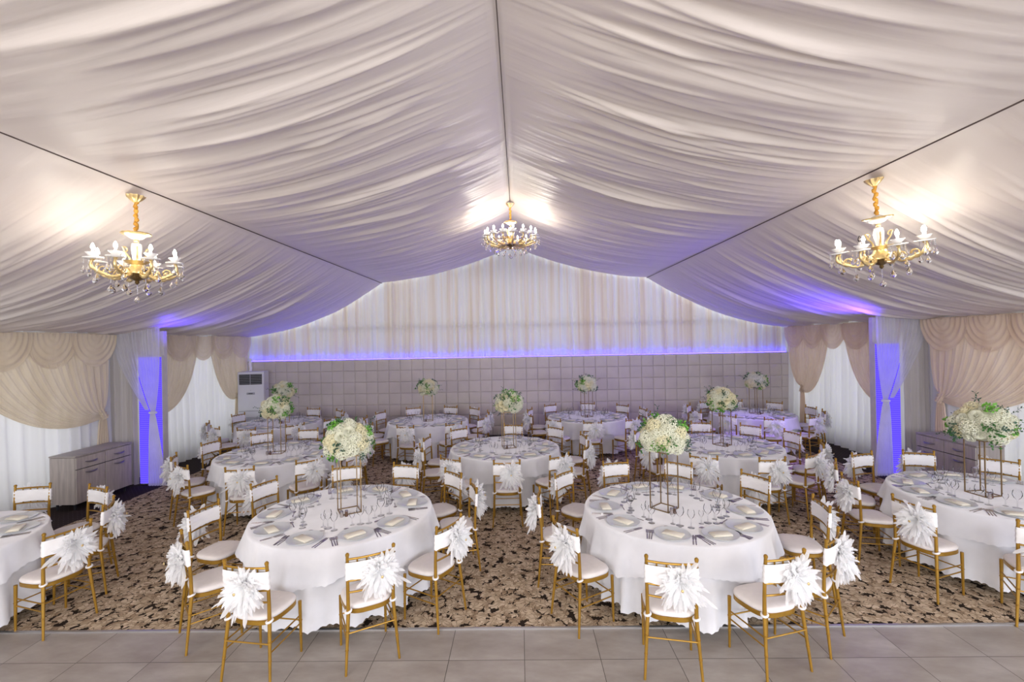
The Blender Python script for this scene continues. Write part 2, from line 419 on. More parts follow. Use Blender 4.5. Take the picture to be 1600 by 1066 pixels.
def lerp(a, b, t): return a + (b - a) * t
def ceil_base(x, y):
    s = abs(x - XC)
    zr, zm, ze = 5.13, 4.12 + 0.012 * (y - 4), 2.80
    if s < 3.62:
        t = s / 3.62; return lerp(zr, zm, t) - 0.18 * 4 * t * (1 - t), t, 0
    t = (s - 3.62) / (7.5 - 3.62); return lerp(zm, ze, min(t, 1)) - 0.30 * 4 * t * max(0, 1 - t), t, 1
def build_ceiling():
    rnd = random.Random(5)
    fam = []; creases = []
    y0, y1, ny = -3.2, YB + 0.03, 1050
    NB = 160; BW = (y1 - y0) / NB
    for side in (0, 1):
        for pan in (0, 1):
            L = []
            for k in range(12):
                wl = 0.22 * (1.28 ** (k * 0.6)) * rnd.uniform(0.85, 1.15)
                L.append((2 * pi / wl, rnd.uniform(0, 6.28), rnd.uniform(-0.5, 0.5), 0.0060 * (wl / 0.3) ** 0.65, rnd.uniform(0, 50)))
            fam.append(L)
            B = [[] for _ in range(NB)]
            for k in range(230):
                yc = rnd.uniform(y0, y1); w = rnd.choice((0.016, 0.02, 0.026, 0.04)); am = w * rnd.uniform(0.25, 0.62)
                if rnd.random() < 0.5: ta, tb = -0.1, rnd.uniform(0.25, 0.9)
                elif rnd.random() < 0.6: ta, tb = rnd.uniform(0.1, 0.75), 1.1
                else: ta = rnd.uniform(0, 0.6); tb = ta + rnd.uniform(0.2, 0.5)
                sl = rnd.uniform(-0.22, 0.22); cv = rnd.uniform(-0.12, 0.12)
                e = (yc, w, am, ta, tb, sl, cv)
                for q in range(max(0, int((yc - 0.3 - y0) / BW)), min(NB - 1, int((yc + 0.3 - y0) / BW)) + 1): B[q].append(e)
            creases.append(B)
    def fold(x, y, t, pan):
        side = 0 if x < XC else 1
        L = fam[side * 2 + pan]
        h = 0.0
        sl = 0.35 * (t - 0.5)
        wy = 0.22 * noise.noise((y * 0.7, t * 0.6, side * 9.1 + pan * 3))
        for w, ph, dv, a, sd in L:
            am = 0.25 + 1.4 * max(0.0, noise.noise((y * 0.55 + sd, t * 1.1, sd)) + 0.30)
            q = abs(sin(w * (y + dv * sl + wy + 0.1 * t) * 0.5 + ph))
            h += a * am * (q ** 0.8 * 2 - 1.3)
        q = min(NB - 1, max(0, int((y - y0) / BW)))
        for yc, w, am, ta, tb, s_, cv in creases[side * 2 + pan][q]:
            if ta < t < tb:
                d = (y - yc - s_ * (t - 0.5) - cv * (t - 0.5) ** 2 - 0.25 * wy) / w
                if -3 < d < 3:
                    en = min(1, (t - ta) / 0.12, (tb - t) / 0.12)
                    h -= am * en * exp(-d * d) * (1.3 if d > 0 else 1)
        return h + 0.03 * noise.noise((y * 1.2, t * 2, side + pan * 7.7))
    xs = []
    for a, b, n in ((XL, XC - 3.62, 40), (XC - 3.62, XC, 40), (XC, XC + 3.62, 40), (XC + 3.62, XR, 40)):
        for i in range(n): xs.append(a + (b - a) * i / n)
    xs.append(XR)
    v = []; f = []
    for j in range(ny + 1):
        y = y0 + (y1 - y0) * j / ny
        for x in xs:
            z, t, pan = ceil_base(x, y)
            h = fold(x, y, t, pan)
            pin = min(1.0, 0.04 + 4.0 * t) * (min(1.0, 0.02 + 2.5 * (1 - t)) if pan == 0 else 1.0)
            v.append((x, y, z + h * pin))
    n = len(xs)
    for j in range(ny):
        for i in range(n - 1): f.append((j * n + i, j * n + i + 1, (j + 1) * n + i + 1, (j + 1) * n + i))
    mb = MB(); mb.add(v, f)
    struct(mb.obj('ceiling', M_CEIL, angle=None))
build_ceiling()
# cords running along the seams
for i, (xx, z0, z1, rr) in enumerate(((XC - 3.62, 4.045, 4.20, 0.0065), (XC + 3.62, 4.045, 4.20, 0.0065), (XC, 5.118, 5.118, 0.005))):
    struct(MB().tube([(xx, -3.2 + 15.7 * k / 20, lerp(ceil_base(xx, 0)[0], ceil_base(xx, 12.5)[0], k / 20) - 0.025) for k in range(21)], rr, 6).obj('trim_%d' % (i + 2), M_ROPE))
# plain tent walls behind the hangings
struct(MB().box((XL - 0.25, 4.8, 1.5), (0.1, 16, 3.0)).obj('wall_left', M_PLAIN, smooth=False))
struct(MB().box((XR + 0.25, 4.8, 1.5), (0.1, 16, 3.0)).obj('wall_right', M_PLAIN, smooth=False))

# padded back wall: one mesh of cushioned squares
def pad_wall():
    T = 0.3125; n = 8; mb = MB()
    x0 = XL - 0.1; nx = int((XR + 0.15 - x0) / T) + 1; rows = 7; ztop = 2.115
    prof = [0, .03, .12, .35, .65, .88, .97, 1]
    def hh(a): a = min(a, 1 - a) * T; return min(1, a / 0.016) ** 0.5
    for i in range(nx):
        for j in range(rows):
            rr = random.Random(i * 31 + j); tw = rr.uniform(-1, 1) * 0.0025; tv = rr.uniform(-1, 1) * 0.0025
            P = []
            for a in prof:
                for b in prof:
                    d = 0.020 * min(hh(a), hh(b)) + tw * (a - .5) + tv * (b - .5)
                    P.append((min(x0 + (i + a) * T, XR + 0.2), YB - 0.06 - d, ztop - (j + 1 - b) * T))
            F = [(p * n + q, (p + 1) * n + q, (p + 1) * n + q + 1, p * n + q + 1) for p in range(n - 1) for q in range(n - 1)]
            mb.add(P, F)
    mb.box((XC, YB + 0.02, 1.055), (15.3, 0.16, 2.11))
    struct(mb.obj('wall_back', M_PAD, angle=40))
pad_wall()
struct(MB().box((XC, YB + 0.55, 2.8), (16, 0.06, 5.6)).obj('wall_back', M_PLAIN, smooth=False))

# upper sheer hanging over the padded wall
def upper_curtain():
    mb = MB(); nx = 1500; nz = 10
    def P(u, v):
        x = lerp(XL - 0.1, XR + 0.15, u)
        top = ceil_base(x, YB)[0] + 0.28
        z = lerp(2.10 + 0.018 * abs(noise.noise((x * 5, 0.4, 2.0))) + 0.02 * max(0, noise.noise((x * 1.1, 9, 2))), top, v)
        n = noise.noise((x * 1.3, 3.1, 0.2)); n2 = noise.noise((x * 4.0, 7.1, v * 0.7))
        y = YB + 0.10 + 0.020 * sin(x * 38 + 5 * n + 2 * n2) + 0.03 * n + 0.022 * sin(x * 17 + 4 * n2)
        y += 0.012 * exp(-((z - 3.15) / 0.05) ** 2)
        return (x, y, z)
    mb.grid(P, nx, nz)
    return tag(mb.obj('pleated_curtain', M_BACKCURT, angle=None), 'tall white and peach pleated sheer hanging above the padded back wall', 'curtain')
upper_curtain()
struct(MB().box((XC, YB + 0.2, 2.98), (15.0, 0.05, 0.07)).obj('trim_7', M_PLAIN, smooth=False))
# LED strip behind the top of the padded wall
led = MB().box((XC, YB + 0.03, 2.122), (14.7, 0.03, 0.022)).obj('light_strip', M_LED, smooth=False)
tag(led, 'violet glowing strip of light along the top of the padded back wall', 'light strip')

# ------------------------------------------------------------------ side hangings
def sheer_wall(side, ya, yb, label):
    mb = MB(); x0 = XL if side < 0 else XR; n = int((yb - ya) * 90)
    sg = -side
    def P(u, v):
        y = lerp(ya, yb, u); z = lerp(0.015, 2.86, v)
        nn = noise.noise((y * 1.1, side * 3.0, 0.3)); n2 = noise.noise((y * 3, 1.0, v))
        a = 0.035 * (1.1 - 0.4 * v)
        x = x0 + sg * (0.045 + a * sin(y * 30 + 6 * nn + n2) + 0.03 * nn + 0.05 * (1 - v) ** 3)
        return (x, y, z)
    mb.grid(P, n, 8)
    return tag(mb.obj('sheer_curtain', M_SHEER, angle=None), label, 'curtain')
sheer_wall(-1, 2.0, 8.25, 'white floor-length sheer behind the left wooden cabinet')
sheer_wall(-1, 8.65, 12.42, 'white floor-length sheer between left column and air conditioner')
sheer_wall(1, 2.0, 8.25, 'white floor-length sheer behind the right wooden cabinet')
sheer_wall(1, 8.65, 12.42, 'white floor-length sheer on right wall between column and padded wall')

def valance(side, ya, yb, n, label, material):
    """row of festoons: half rounds with concentric folds"""
    x0 = XL if side < 0 else XR; sg = -side
    mb = MB(); w = (yb - ya) / n
    for i in range(n):
        cy = ya + (i + 0.5) * w; A = w * 0.62; B = 0.56; lay = 0.012 * (i % 2)
        rr = random.Random(i + 7)
        def P(u, v):
            a = -pi * u; r = max(0.02, v)
            rip = 0.011 * sin(v * 34 + 1.2 * sin(a * 2 + i)) * (0.3 + 0.7 * v)
            y = cy + A * r * cos(a); z = 2.78 + B * r * sin(a)
            x = x0 + sg * (0.155 + lay + rip + 0.05 * (1 - v * v) * 0.6)
            return (x, min(max(y, ya - 0.06), yb + 0.06), z)
        mb.grid(P, 28, 44)
        # gathered bunch between two festoons
    return tag(mb.obj('festoon_valance', material, angle=None), label, 'curtain')

def drape(side, y_in, y_out, tie, label, material, xo=0.13, tail=True, sag=0.5):
    """gathered side drape: hung between y_in and y_out at the top, swept down to the tie point (y, z)"""
    x0 = XL if side < 0 else XR; sg = -side; mb = MB()
    ty, tz = tie; NP = 15
    def P(u, v):
        yt = lerp(y_in, y_out, u); zt = 2.80
        dy = ty - yt
        # control points: strands further from the tie sag more
        c1 = (yt + dy * 0.10, lerp(zt, tz, 0.55 + 0.1 * u)); c2 = (yt + dy * 0.50, tz - sag * u * 0.62)
        e = (ty - 0.0, tz + 0.11 * (1 - u) - 0.06 * u)
        b = (1 - v); y = b ** 3 * yt + 3 * b * b * v * c1[0] + 3 * b * v * v * c2[0] + v ** 3 * e[0]
        z = b ** 3 * zt + 3 * b * b * v * c1[1] + 3 * b * v * v * c2[1] + v ** 3 * e[1]
        k = 0.013 * (1 - 0.5 * v)
        x = x0 + sg * (xo + k * sin(u * NP * 2 * pi + 2.5 * noise.noise((u * 5, v * 1.2, ty))) + 0.6 * k * sin(u * 37 * 2 * pi + 3 * noise.noise((u * 3, v, 1))) + 0.03 * sin(v * pi))
        return (x, y, z)
    mb.grid(P, 170, 26)
    # ruffled knot
    kn = MB()
    root = mb.obj('side_drape', material, angle=None); tag(root, label, 'curtain')
    mb2 = MB()
    def K(u, v):
        a = 2 * pi * u; r = 0.05 + 0.018 * sin(a * 7) + 0.012 * sin(v * 20 + a * 3)
        return (x0 + sg * (xo + 0.01) + r * cos(a) * 0.6, ty + (v - 0.5) * 0.10 + r * sin(a) * 0.8, tz + 0.17 * (0.5 - v) + 0.02 + r * sin(a) * 0.4)
    mb2.grid(K, 42, 12, closed=True); mb2.obj('tie_ruffle', material, root, angle=None)
    if tail:
        mb3 = MB(); d = 1 if ty > (y_in + y_out) / 2 else -1
        def T(u, v):
            w = 0.05 + 0.11 * sqrt(v); y = ty + d * 0.03 + (u - 0.5) * 2 * w; z = lerp(tz, 0.02, v)
            return (x0 + sg * (xo - 0.02 + 0.02 * sin(u * 5 * 2 * pi)), y, z)
        mb3.grid(T, 60, 10); mb3.obj('drape_tail', material, root, angle=None)
    return root
# left wall
valance(-1, 5.30, 8.18, 4, 'ivory festoon valance above the left wooden cabinet', M_IVORY)
valance(-1, 8.72, 12.38, 5, 'ivory festoon valance between left column and air conditioner', M_IVORY)
drape(-1, 8.12, 5.6, (7.98, 1.36), 'large ivory drape swept to a tie above left wooden cabinet', M_IVORY, sag=0.62)
drape(-1, 8.7, 10.45, (9.05, 1.22), 'ivory drape tied back beside the violet lit left column', M_IVORY, sag=0.35)
drape(-1, 12.35, 10.75, (11.85, 1.24), 'ivory drape tied back beside the air conditioner', M_IVORY, sag=0.3)
# right wall
valance(1, 5.30, 8.18, 4, 'peach festoon valance above the right wooden cabinet', M_PEACH)
valance(1, 8.72, 12.38, 5, 'peach festoon valance between right column and padded wall', M_PEACH)
drape(1, 8.12, 5.6, (7.92, 1.42), 'large peach drape swept to a tie above right wooden cabinet', M_PEACH, sag=0.55)
drape(1, 8.7, 10.25, (8.95, 1.22), 'peach drape tied back beside the violet lit right column', M_PEACH, sag=0.35)
drape(1, 12.35, 10.65, (11.75, 1.18), 'peach drape tied back next to the padded back wall', M_PEACH, sag=0.3)

def column(side, word):
    cx = -6.83 if side < 0 else 6.60
    inn = -side                                        # towards the middle of the hall
    struct(MB().box((cx, 8.42, 1.42), (0.43, 0.08, 2.84)).obj('trim_%d' % (5 if side < 0 else 6), M_PLAIN, smooth=False))
    pan = thing('wall_lamp', 'violet lit ribbed panel on the %s column, glowing through its veil' % word, 'lamp', (cx, 8.33, 0))
    mb = MB()
    def P(u, v):
        return ((u - 0.5) * 0.43, -0.006 - 0.006 * abs(sin(v * 62 * pi)), lerp(0.03, 2.36, v))
    mb.grid(P, 2, 248); mb.obj('glowing_face', M_PANEL, pan, angle=None)
    MB().box((0, 0.022, 1.2), (0.44, 0.05, 2.36)).obj('panel_back', M_PLAIN, pan, smooth=False)
    # sheer between wall and column
    xa = XL if side < 0 else XR; xb = cx - inn * 0.24
    mb = MB()
    def G(u, v):
        x = lerp(xa, xb, u); n = noise.noise((x * 3, 1, side)); z = lerp(0.02, 2.9, v)
        return (x, 8.30 + 0.03 * sin(x * 62 + 4 * n + v * 1.2), z)
    mb.grid(G, 110, 8)
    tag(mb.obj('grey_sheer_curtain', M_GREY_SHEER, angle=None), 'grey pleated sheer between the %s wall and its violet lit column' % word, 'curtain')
    # veil: hourglass hung in front of the panel, tied at 1.35 m on the hall side
    tx = cx + inn * 0.12
    mb = MB()
    def V(u, v):
        z = lerp(2.92, 1.35, v); e = v ** 1.6
        l = lerp(cx - inn * 0.30, tx - inn * 0.035, e); r = lerp(cx + inn * 0.26, tx + inn * 0.035, v ** 2.6)
        x = lerp(l, r, u)
        return (x, 8.235 + 0.022 * (1 - 0.4 * v) * sin(u * 9 * 2 * pi + 2 * noise.noise((u * 4, v, side))), z)
    mb.grid(V, 110, 26)
    veil = mb.obj('column_veil', M_COLVEIL, angle=None)
    tag(veil, 'thin white veil tied in an hourglass over the %s violet lit column' % word, 'curtain')
    mb = MB()
    def V2(u, v):
        z = lerp(1.35, 0.02, v); w = 0.04 + 0.13 * v ** 0.7
        x = tx + inn * (0.03 * v) + (u - 0.5) * 2 * w + inn * 0.04 * v
        return (x, 8.215 + 0.018 * sin(u * 7 * 2 * pi), z)
    mb.grid(V2, 90, 12); mb.obj('veil_tail', M_COLTAIL, veil, angle=None)
    MB().tube([(tx + 0.05 * cos(a), 8.225 + 0.035 * sin(a), 1.35) for a in [2 * pi * k / 16 for k in range(16)]], 0.022, 8, closed=True).obj('tie_band', M_COLTAIL, veil)
    # second strand from the tie back to the wall side
    mb = MB()
    def V3(u, v):
        z = lerp(2.92, 1.40, v); e = v ** 1.5
        l = lerp(cx - inn * 0.72, tx - inn * 0.16, e); r = lerp(cx - inn * 0.32, tx - inn * 0.10, e)
        return (lerp(l, r, u), 8.25 + 0.02 * sin(u * 5 * 2 * pi), z)
    mb.grid(V3, 70, 20); mb.obj('veil_side', M_COLVEIL, veil, angle=None)
column(-1, 'left'); column(1, 'right')

# ------------------------------------------------------------------ cabinets
def cabinet(loc, rz, label):
    """local frame: front faces -Y, width along X"""
    t = thing('sideboard_cabinet', label, 'cabinet', loc, rz)
    w, d, h = 1.02, 0.40, 0.86
    MB().box((0, 0, 0.10 + (h - 0.13) / 2), (w, d, h - 0.13), bev=0.003).obj('body', M_WOOD, t)
    MB().box((0, -0.008, h - 0.0125), (w + 0.02, d + 0.025, 0.025), bev=0.004).obj('top', M_WOODTOP, t)
    MB().box((0, -d / 2 - 0.001, 0.46), (w - 0.03, 0.004, 0.72)).obj('gap_shade', M_BLACK, t, smooth=False)  # black sheet standing in for the shade in the gaps between fronts
    for s in (-1, 1):
        dr = MB().box((s * w / 4, -d / 2 - 0.011, 0.735), (w / 2 - 0.012, 0.022, 0.180), bev=0.003).obj('drawer', M_WOOD, t)
        def hnd(z):
            return MB().tube([(s * w / 4 + 0.10 * k / 5, -d / 2 - 0.02 - 0.028 * (1 - (k / 5) ** 4), z - 0.012 * (1 - (k / 5) ** 2)) for k in range(-5, 6)], [0.006 + 0.009 * (1 - (k / 5) ** 2) for k in range(-5, 6)], 8)
        hnd(0.74).obj('handle', M_CHROME, dr)
        do = MB().box((s * w / 4, -d / 2 - 0.011, 0.37), (w / 2 - 0.012, 0.022, 0.525), bev=0.003).obj('door', M_WOOD, t)
        hnd(0.575).obj('handle', M_CHROME, do)
        for q in (-1, 1):
            MB().lathe([(0.016, 0.0), (0.02, 0.102)], 10, (s * (w / 2 - 0.06), q * (d / 2 - 0.06), 0)).obj('foot', M_BLACK, t)
    return t
cabinet((-7.17, 7.52, 0), radians(90), 'grey washed wooden sideboard under the ivory drape by the left column')
cabinet((6.91, 7.36, 0), radians(-90), 'grey washed wooden sideboard under the peach drape by the right column')

# ------------------------------------------------------------------ air conditioner
def air_con():
    t = thing('air_conditioner', 'tall white floor-standing air conditioner in the back left corner', 'air conditioner', (-7.06, 11.97, 0), radians(10))
    w, d, h = 0.64, 0.36, 1.87
    MB().box((0, 0, h / 2), (w, d, h), bev=0.015).obj('body', M_AC, t)
    MB().box((0, -d / 2 - 0.004, 1.67), (w - 0.09, 0.014, 0.27), bev=0.004).obj('air_outlet', M_BLACK, t)
    for k in range(6):
        MB().box((0, -d / 2 - 0.016, 1.565 + k * 0.044), (w - 0.10, 0.02, 0.008)).obj('louvre', M_GREYP, t)
    MB().box((0, -d / 2 - 0.02, 1.67), (0.012, 0.02, 0.26)).obj('louvre_divider', M_GREYP, t)
    b = MB().box((0, -d / 2 - 0.004, 1.30), (0.20, 0.012, 0.055), bev=0.003).obj('display_panel', M_GREYP, t)
    MB().box((0, -d / 2 - 0.012, 1.303), (0.10, 0.006, 0.018)).obj('display_window', M_BLACK, b)
    MB().ball((0.0, -d / 2 - 0.003, 1.385), 0.008).obj('status_light', M_GREYP, t)
    MB().box((0, -d / 2 - 0.002, 0.845), (w - 0.06, 0.006, 0.007)).obj('panel_seam', M_BLACK, t)
    mb = MB()
    for k in range(9): mb.box((0, -d / 2 - 0.004, 0.40 + k * 0.035), (w - 0.10, 0.012, 0.012))
    mb.obj('intake_grille', M_GREYP, t, smooth=False)
    mb = MB(); mb.tube([(-0.1, 0.08, 1.87), (-0.1, 0.1, 1.95), (-0.13, 0.14, 2.07), (-0.12, 0.2, 2.2)], 0.035, 8)
    mb.obj('wrapped_pipe', M_BAND, t)
air_con()

# ------------------------------------------------------------------ chandeliers
def chandelier(name_label, loc, z_top, drop, n, R, scale, tilt=(0, 0, 0), off=()):
    """loc: point where it hangs; parts measured down from z = 0 at the canopy"""
    t = thing('chandelier', name_label, 'chandelier', loc)
    t.rotation_euler = tilt
    s = scale
    MB().lathe([(0.02 * s, 0.0), (0.075 * s, -0.005), (0.07 * s, -0.02 * s), (0.045 * s, -0.05 * s), (0.02 * s, -0.075 * s)], 54, wob=lambda a, z: 0.10 * cos(a * 9)).obj('canopy', M_GOLD_OLD, t)
    L = drop
    MB().tube([(0.007 * sin(k * 1.1), 0.007 * cos(k * 1.3), -0.06 * s - (L - 0.06 * s) * k / 24) for k in range(25)], [0.014 * s * (1.2 + 0.35 * sin(k * 1.9)) for k in range(25)], 10).obj('cord_sleeve', M_CORD, t)
    z = -L
    MB().lathe([(0.118 * s, z + 0.0), (0.125 * s, z - 0.012 * s), (0.10 * s, z - 0.022 * s), (0.03 * s, z - 0.02 * s)], 32, wob=lambda a, zz: 0.05 * cos(a * 13)).obj('crown_rim', M_GOLD_OLD, t)
    MB().lathe([(0.02 * s, z + 0.02 * s), (0.10 * s, z - 0.015 * s), (0.05 * s, z - 0.055 * s), (0.02 * s, z - 0.066 * s)], 24).obj('crown_dish', M_OPAL, t)
    MB().ball((0, 0, z - 0.08 * s), 0.022 * s, 12, 8).obj('gold_bead', M_GOLD_OLD, t)
    MB().lathe([(0.015 * s, z - 0.095 * s), (0.04 * s, z - 0.11 * s), (0.045 * s, z - 0.16 * s), (0.032 * s, z - 0.26 * s), (0.03 * s, z - 0.28 * s)], 20).obj('centre_column', M_OPAL, t)
    zb = z - 0.28 * s
    MB().lathe([(0.03 * s, zb), (0.105 * s, zb - 0.004 * s), (0.085 * s, zb - 0.02 * s), (0.05 * s, zb - 0.04 * s), (0.06 * s, zb - 0.07 * s), (0.10 * s, zb - 0.10 * s), (0.11 * s, zb - 0.13 * s)], 28, wob=lambda a, zz: 0.04 * cos(a * 14)).obj('gold_hub', M_GOLD_OLD, t)
    MB().lathe([(0.11 * s, zb - 0.13 * s), (0.10 * s, zb - 0.15 * s), (0.045 * s, zb - 0.185 * s), (0.015 * s, zb - 0.20 * s), (0.02 * s, zb - 0.215 * s), (0.006 * s, zb - 0.235 * s)], 24, wob=lambda a, zz: 0.03 * cos(a * 12)).obj('finial_bowl', M_BRONZE, t)
    arm_m = MB(); pts = []; rad = []
    zz0 = zb - 0.12 * s
    for k in range(19):
        u = k / 18
        x = lerp(0.08 * s, R, u); dz = -0.055 * s * sin(u * pi * 1.15) + (0.17 * s * max(0, u - 0.72) ** 1.3 * 2.2)
        pts.append((x + (0.05 * s * sin(pi * max(0, u - 0.7) / 0.3) if u > 0.7 else 0), 0, zz0 + dz)); rad.append(s * (0.021 - 0.008 * u + 0.005 * sin(u * 46)))
    arm_m.tube(pts, rad, 8)
    ez = pts[-1][2]; ex = pts[-1][0]
    # scroll leaves on the arm
    for sc_, cx_, cz_, sgn in ((0.05, 0.45 * R, zz0 - 0.012 * s, 1), (0.042, 0.80 * R, zz0 + 0.0 * s, -1)):
        sp = [(cx_ + sgn * sc_ * s * (1 - k / 16) * cos(k * 0.5), 0.0, cz_ + sc_ * s * (1 - k / 16) * sin(k * 0.5)) for k in range(15)]
        arm_m.tube(sp, [0.009 * s * (1 - k / 20) for k in range(15)], 6)
    arm_me = arm_m.mesh('arm', M_GOLD_OLD)
    sau_me = MB().lathe([(0.0, ez), (0.075 * s, ez + 0.004 * s), (0.078 * s, ez + 0.012 * s), (0.03 * s, ez + 0.016 * s), (0.0, ez + 0.016 * s)], 20, (ex, 0, 0)).mesh('saucer', M_OPAL)
    cup_me = MB().lathe([(0.02 * s, ez + 0.016 * s), (0.038 * s, ez + 0.035 * s), (0.056 * s, ez + 0.058 * s), (0.050 * s, ez + 0.06 * s), (0.0, ez + 0.04 * s)], 20, (ex, 0, 0), wob=lambda a, q: 0.05 * cos(a * 8)).mesh('candle_cup', M_OPAL)
    slv_me = MB().lathe([(0.012 * s, ez + 0.03 * s), (0.012 * s, ez + 0.085 * s), (0.0, ez + 0.087 * s)], 10, (ex, 0, 0)).mesh('candle_sleeve', M_OPAL)
    bprof = [(0.0, ez + 0.088 * s), (0.011 * s, ez + 0.092 * s), (0.017 * s, ez + 0.107 * s), (0.013 * s, ez + 0.128 * s), (0.005 * s, ez + 0.145 * s), (0.0, ez + 0.15 * s)]
    bulb_me = MB().lathe(bprof, 8, (ex, 0, 0)).mesh('bulb', M_BULB)
    off_me = MB().lathe(bprof, 8, (ex, 0, 0)).mesh('bulb', M_BULBOFF)
    def pend(x, y, z_, n_, big):
        mb = MB()
        for k in range(n_): mb.ball((x, y, z_ - 0.014 * s * k), 0.0062 * s, 6, 4)
        q = z_ - 0.014 * s * n_ - 0.006
        mb.lathe([(0.0, q), (0.006 * s, q - 0.012 * s), (0.019 * s * big, q - 0.042 * s), (0.021 * s * big, q - 0.052 * s), (0.012 * s * big, q - 0.07 * s), (0.0, q - 0.076 * s)], 6, (x, y, 0))
        return mb
    rr = random.Random(n)
    p1 = pend(ex - 0.01 * s, 0.06 * s, ez - 0.005, 9, 1.15).mesh('crystal_pendant', M_CRYSTAL, smooth=False)
    p2 = pend(ex + 0.02 * s, -0.06 * s, ez - 0.005, 3, 1.1).mesh('crystal_pendant', M_CRYSTAL, smooth=False)
    p4 = pend(ex + 0.07 * s, 0.0, ez - 0.002, 4, 0.95).mesh('crystal_pendant', M_CRYSTAL, smooth=False)
    p3 = pend(0.62 * R, 0, zz0 - 0.04 * s, 6, 1.25).mesh('crystal_pendant', M_CRYSTAL, smooth=False)
    for k in range(n):
        a = 2 * pi * (k + 0.3) / n
        o = link('arm', arm_me, t, rot=(0, 0, a))
        link('saucer', sau_me, o); link('candle_cup', cup_me, o); link('candle_sleeve', slv_me, o)
        if k in off: b_ = link('bulb', off_me, o); b_['label'] = 'unlit bulb'
        else: link('bulb', bulb_me, o)
        for pm in (p1, p2, p3, p4): link('crystal_pendant', pm, o)
    pend(0, 0, zb - 0.24 * s, 7, 1.35).obj('crystal_pendant', M_CRYSTAL, t, smooth=False)
    # upright scrolls round the column
    for k in range(4):
        a = 2 * pi * (k + 0.5) / 4; mb = MB()
        q = [(0.05 * s + 0.045 * s * (1 - cos(w_)) , 0, zb + 0.0 * s + 0.075 * s * w_ / 1.4) for w_ in [0.2 * i for i in range(8)]]
        q += [(0.095 * s + 0.035 * s * cos(1.2 + i * 0.5) * (1 - i / 12), 0, zb + 0.10 * s + 0.035 * s * sin(1.2 + i * 0.5) * (1 - i / 12)) for i in range(9)]
        mb.tube(q, [0.010 * s * (1 - i / 30) for i in range(len(q))], 6)
        mb.obj('scroll', M_GOLD_OLD, t, rot=(0, 0, a))
    return t
chandelier('gold chandelier with crystal drops hanging above the left tables', (-3.81, 4.5, 4.05), 4.06, 0.38, 8, 0.335, 1.0)
chandelier('slightly tilted gold chandelier with one unlit bulb above the right tables', (3.52, 4.56, 4.06), 4.04, 0.38, 8, 0.36, 1.0, tilt=(radians(3), radians(-9), 0.25), off=(4,))
chandelier('many-armed gold chandelier at the ridge in front of the back curtain', (XC, 8.45, 5.08), 5.08, 0.34, 16, 0.47, 0.98)

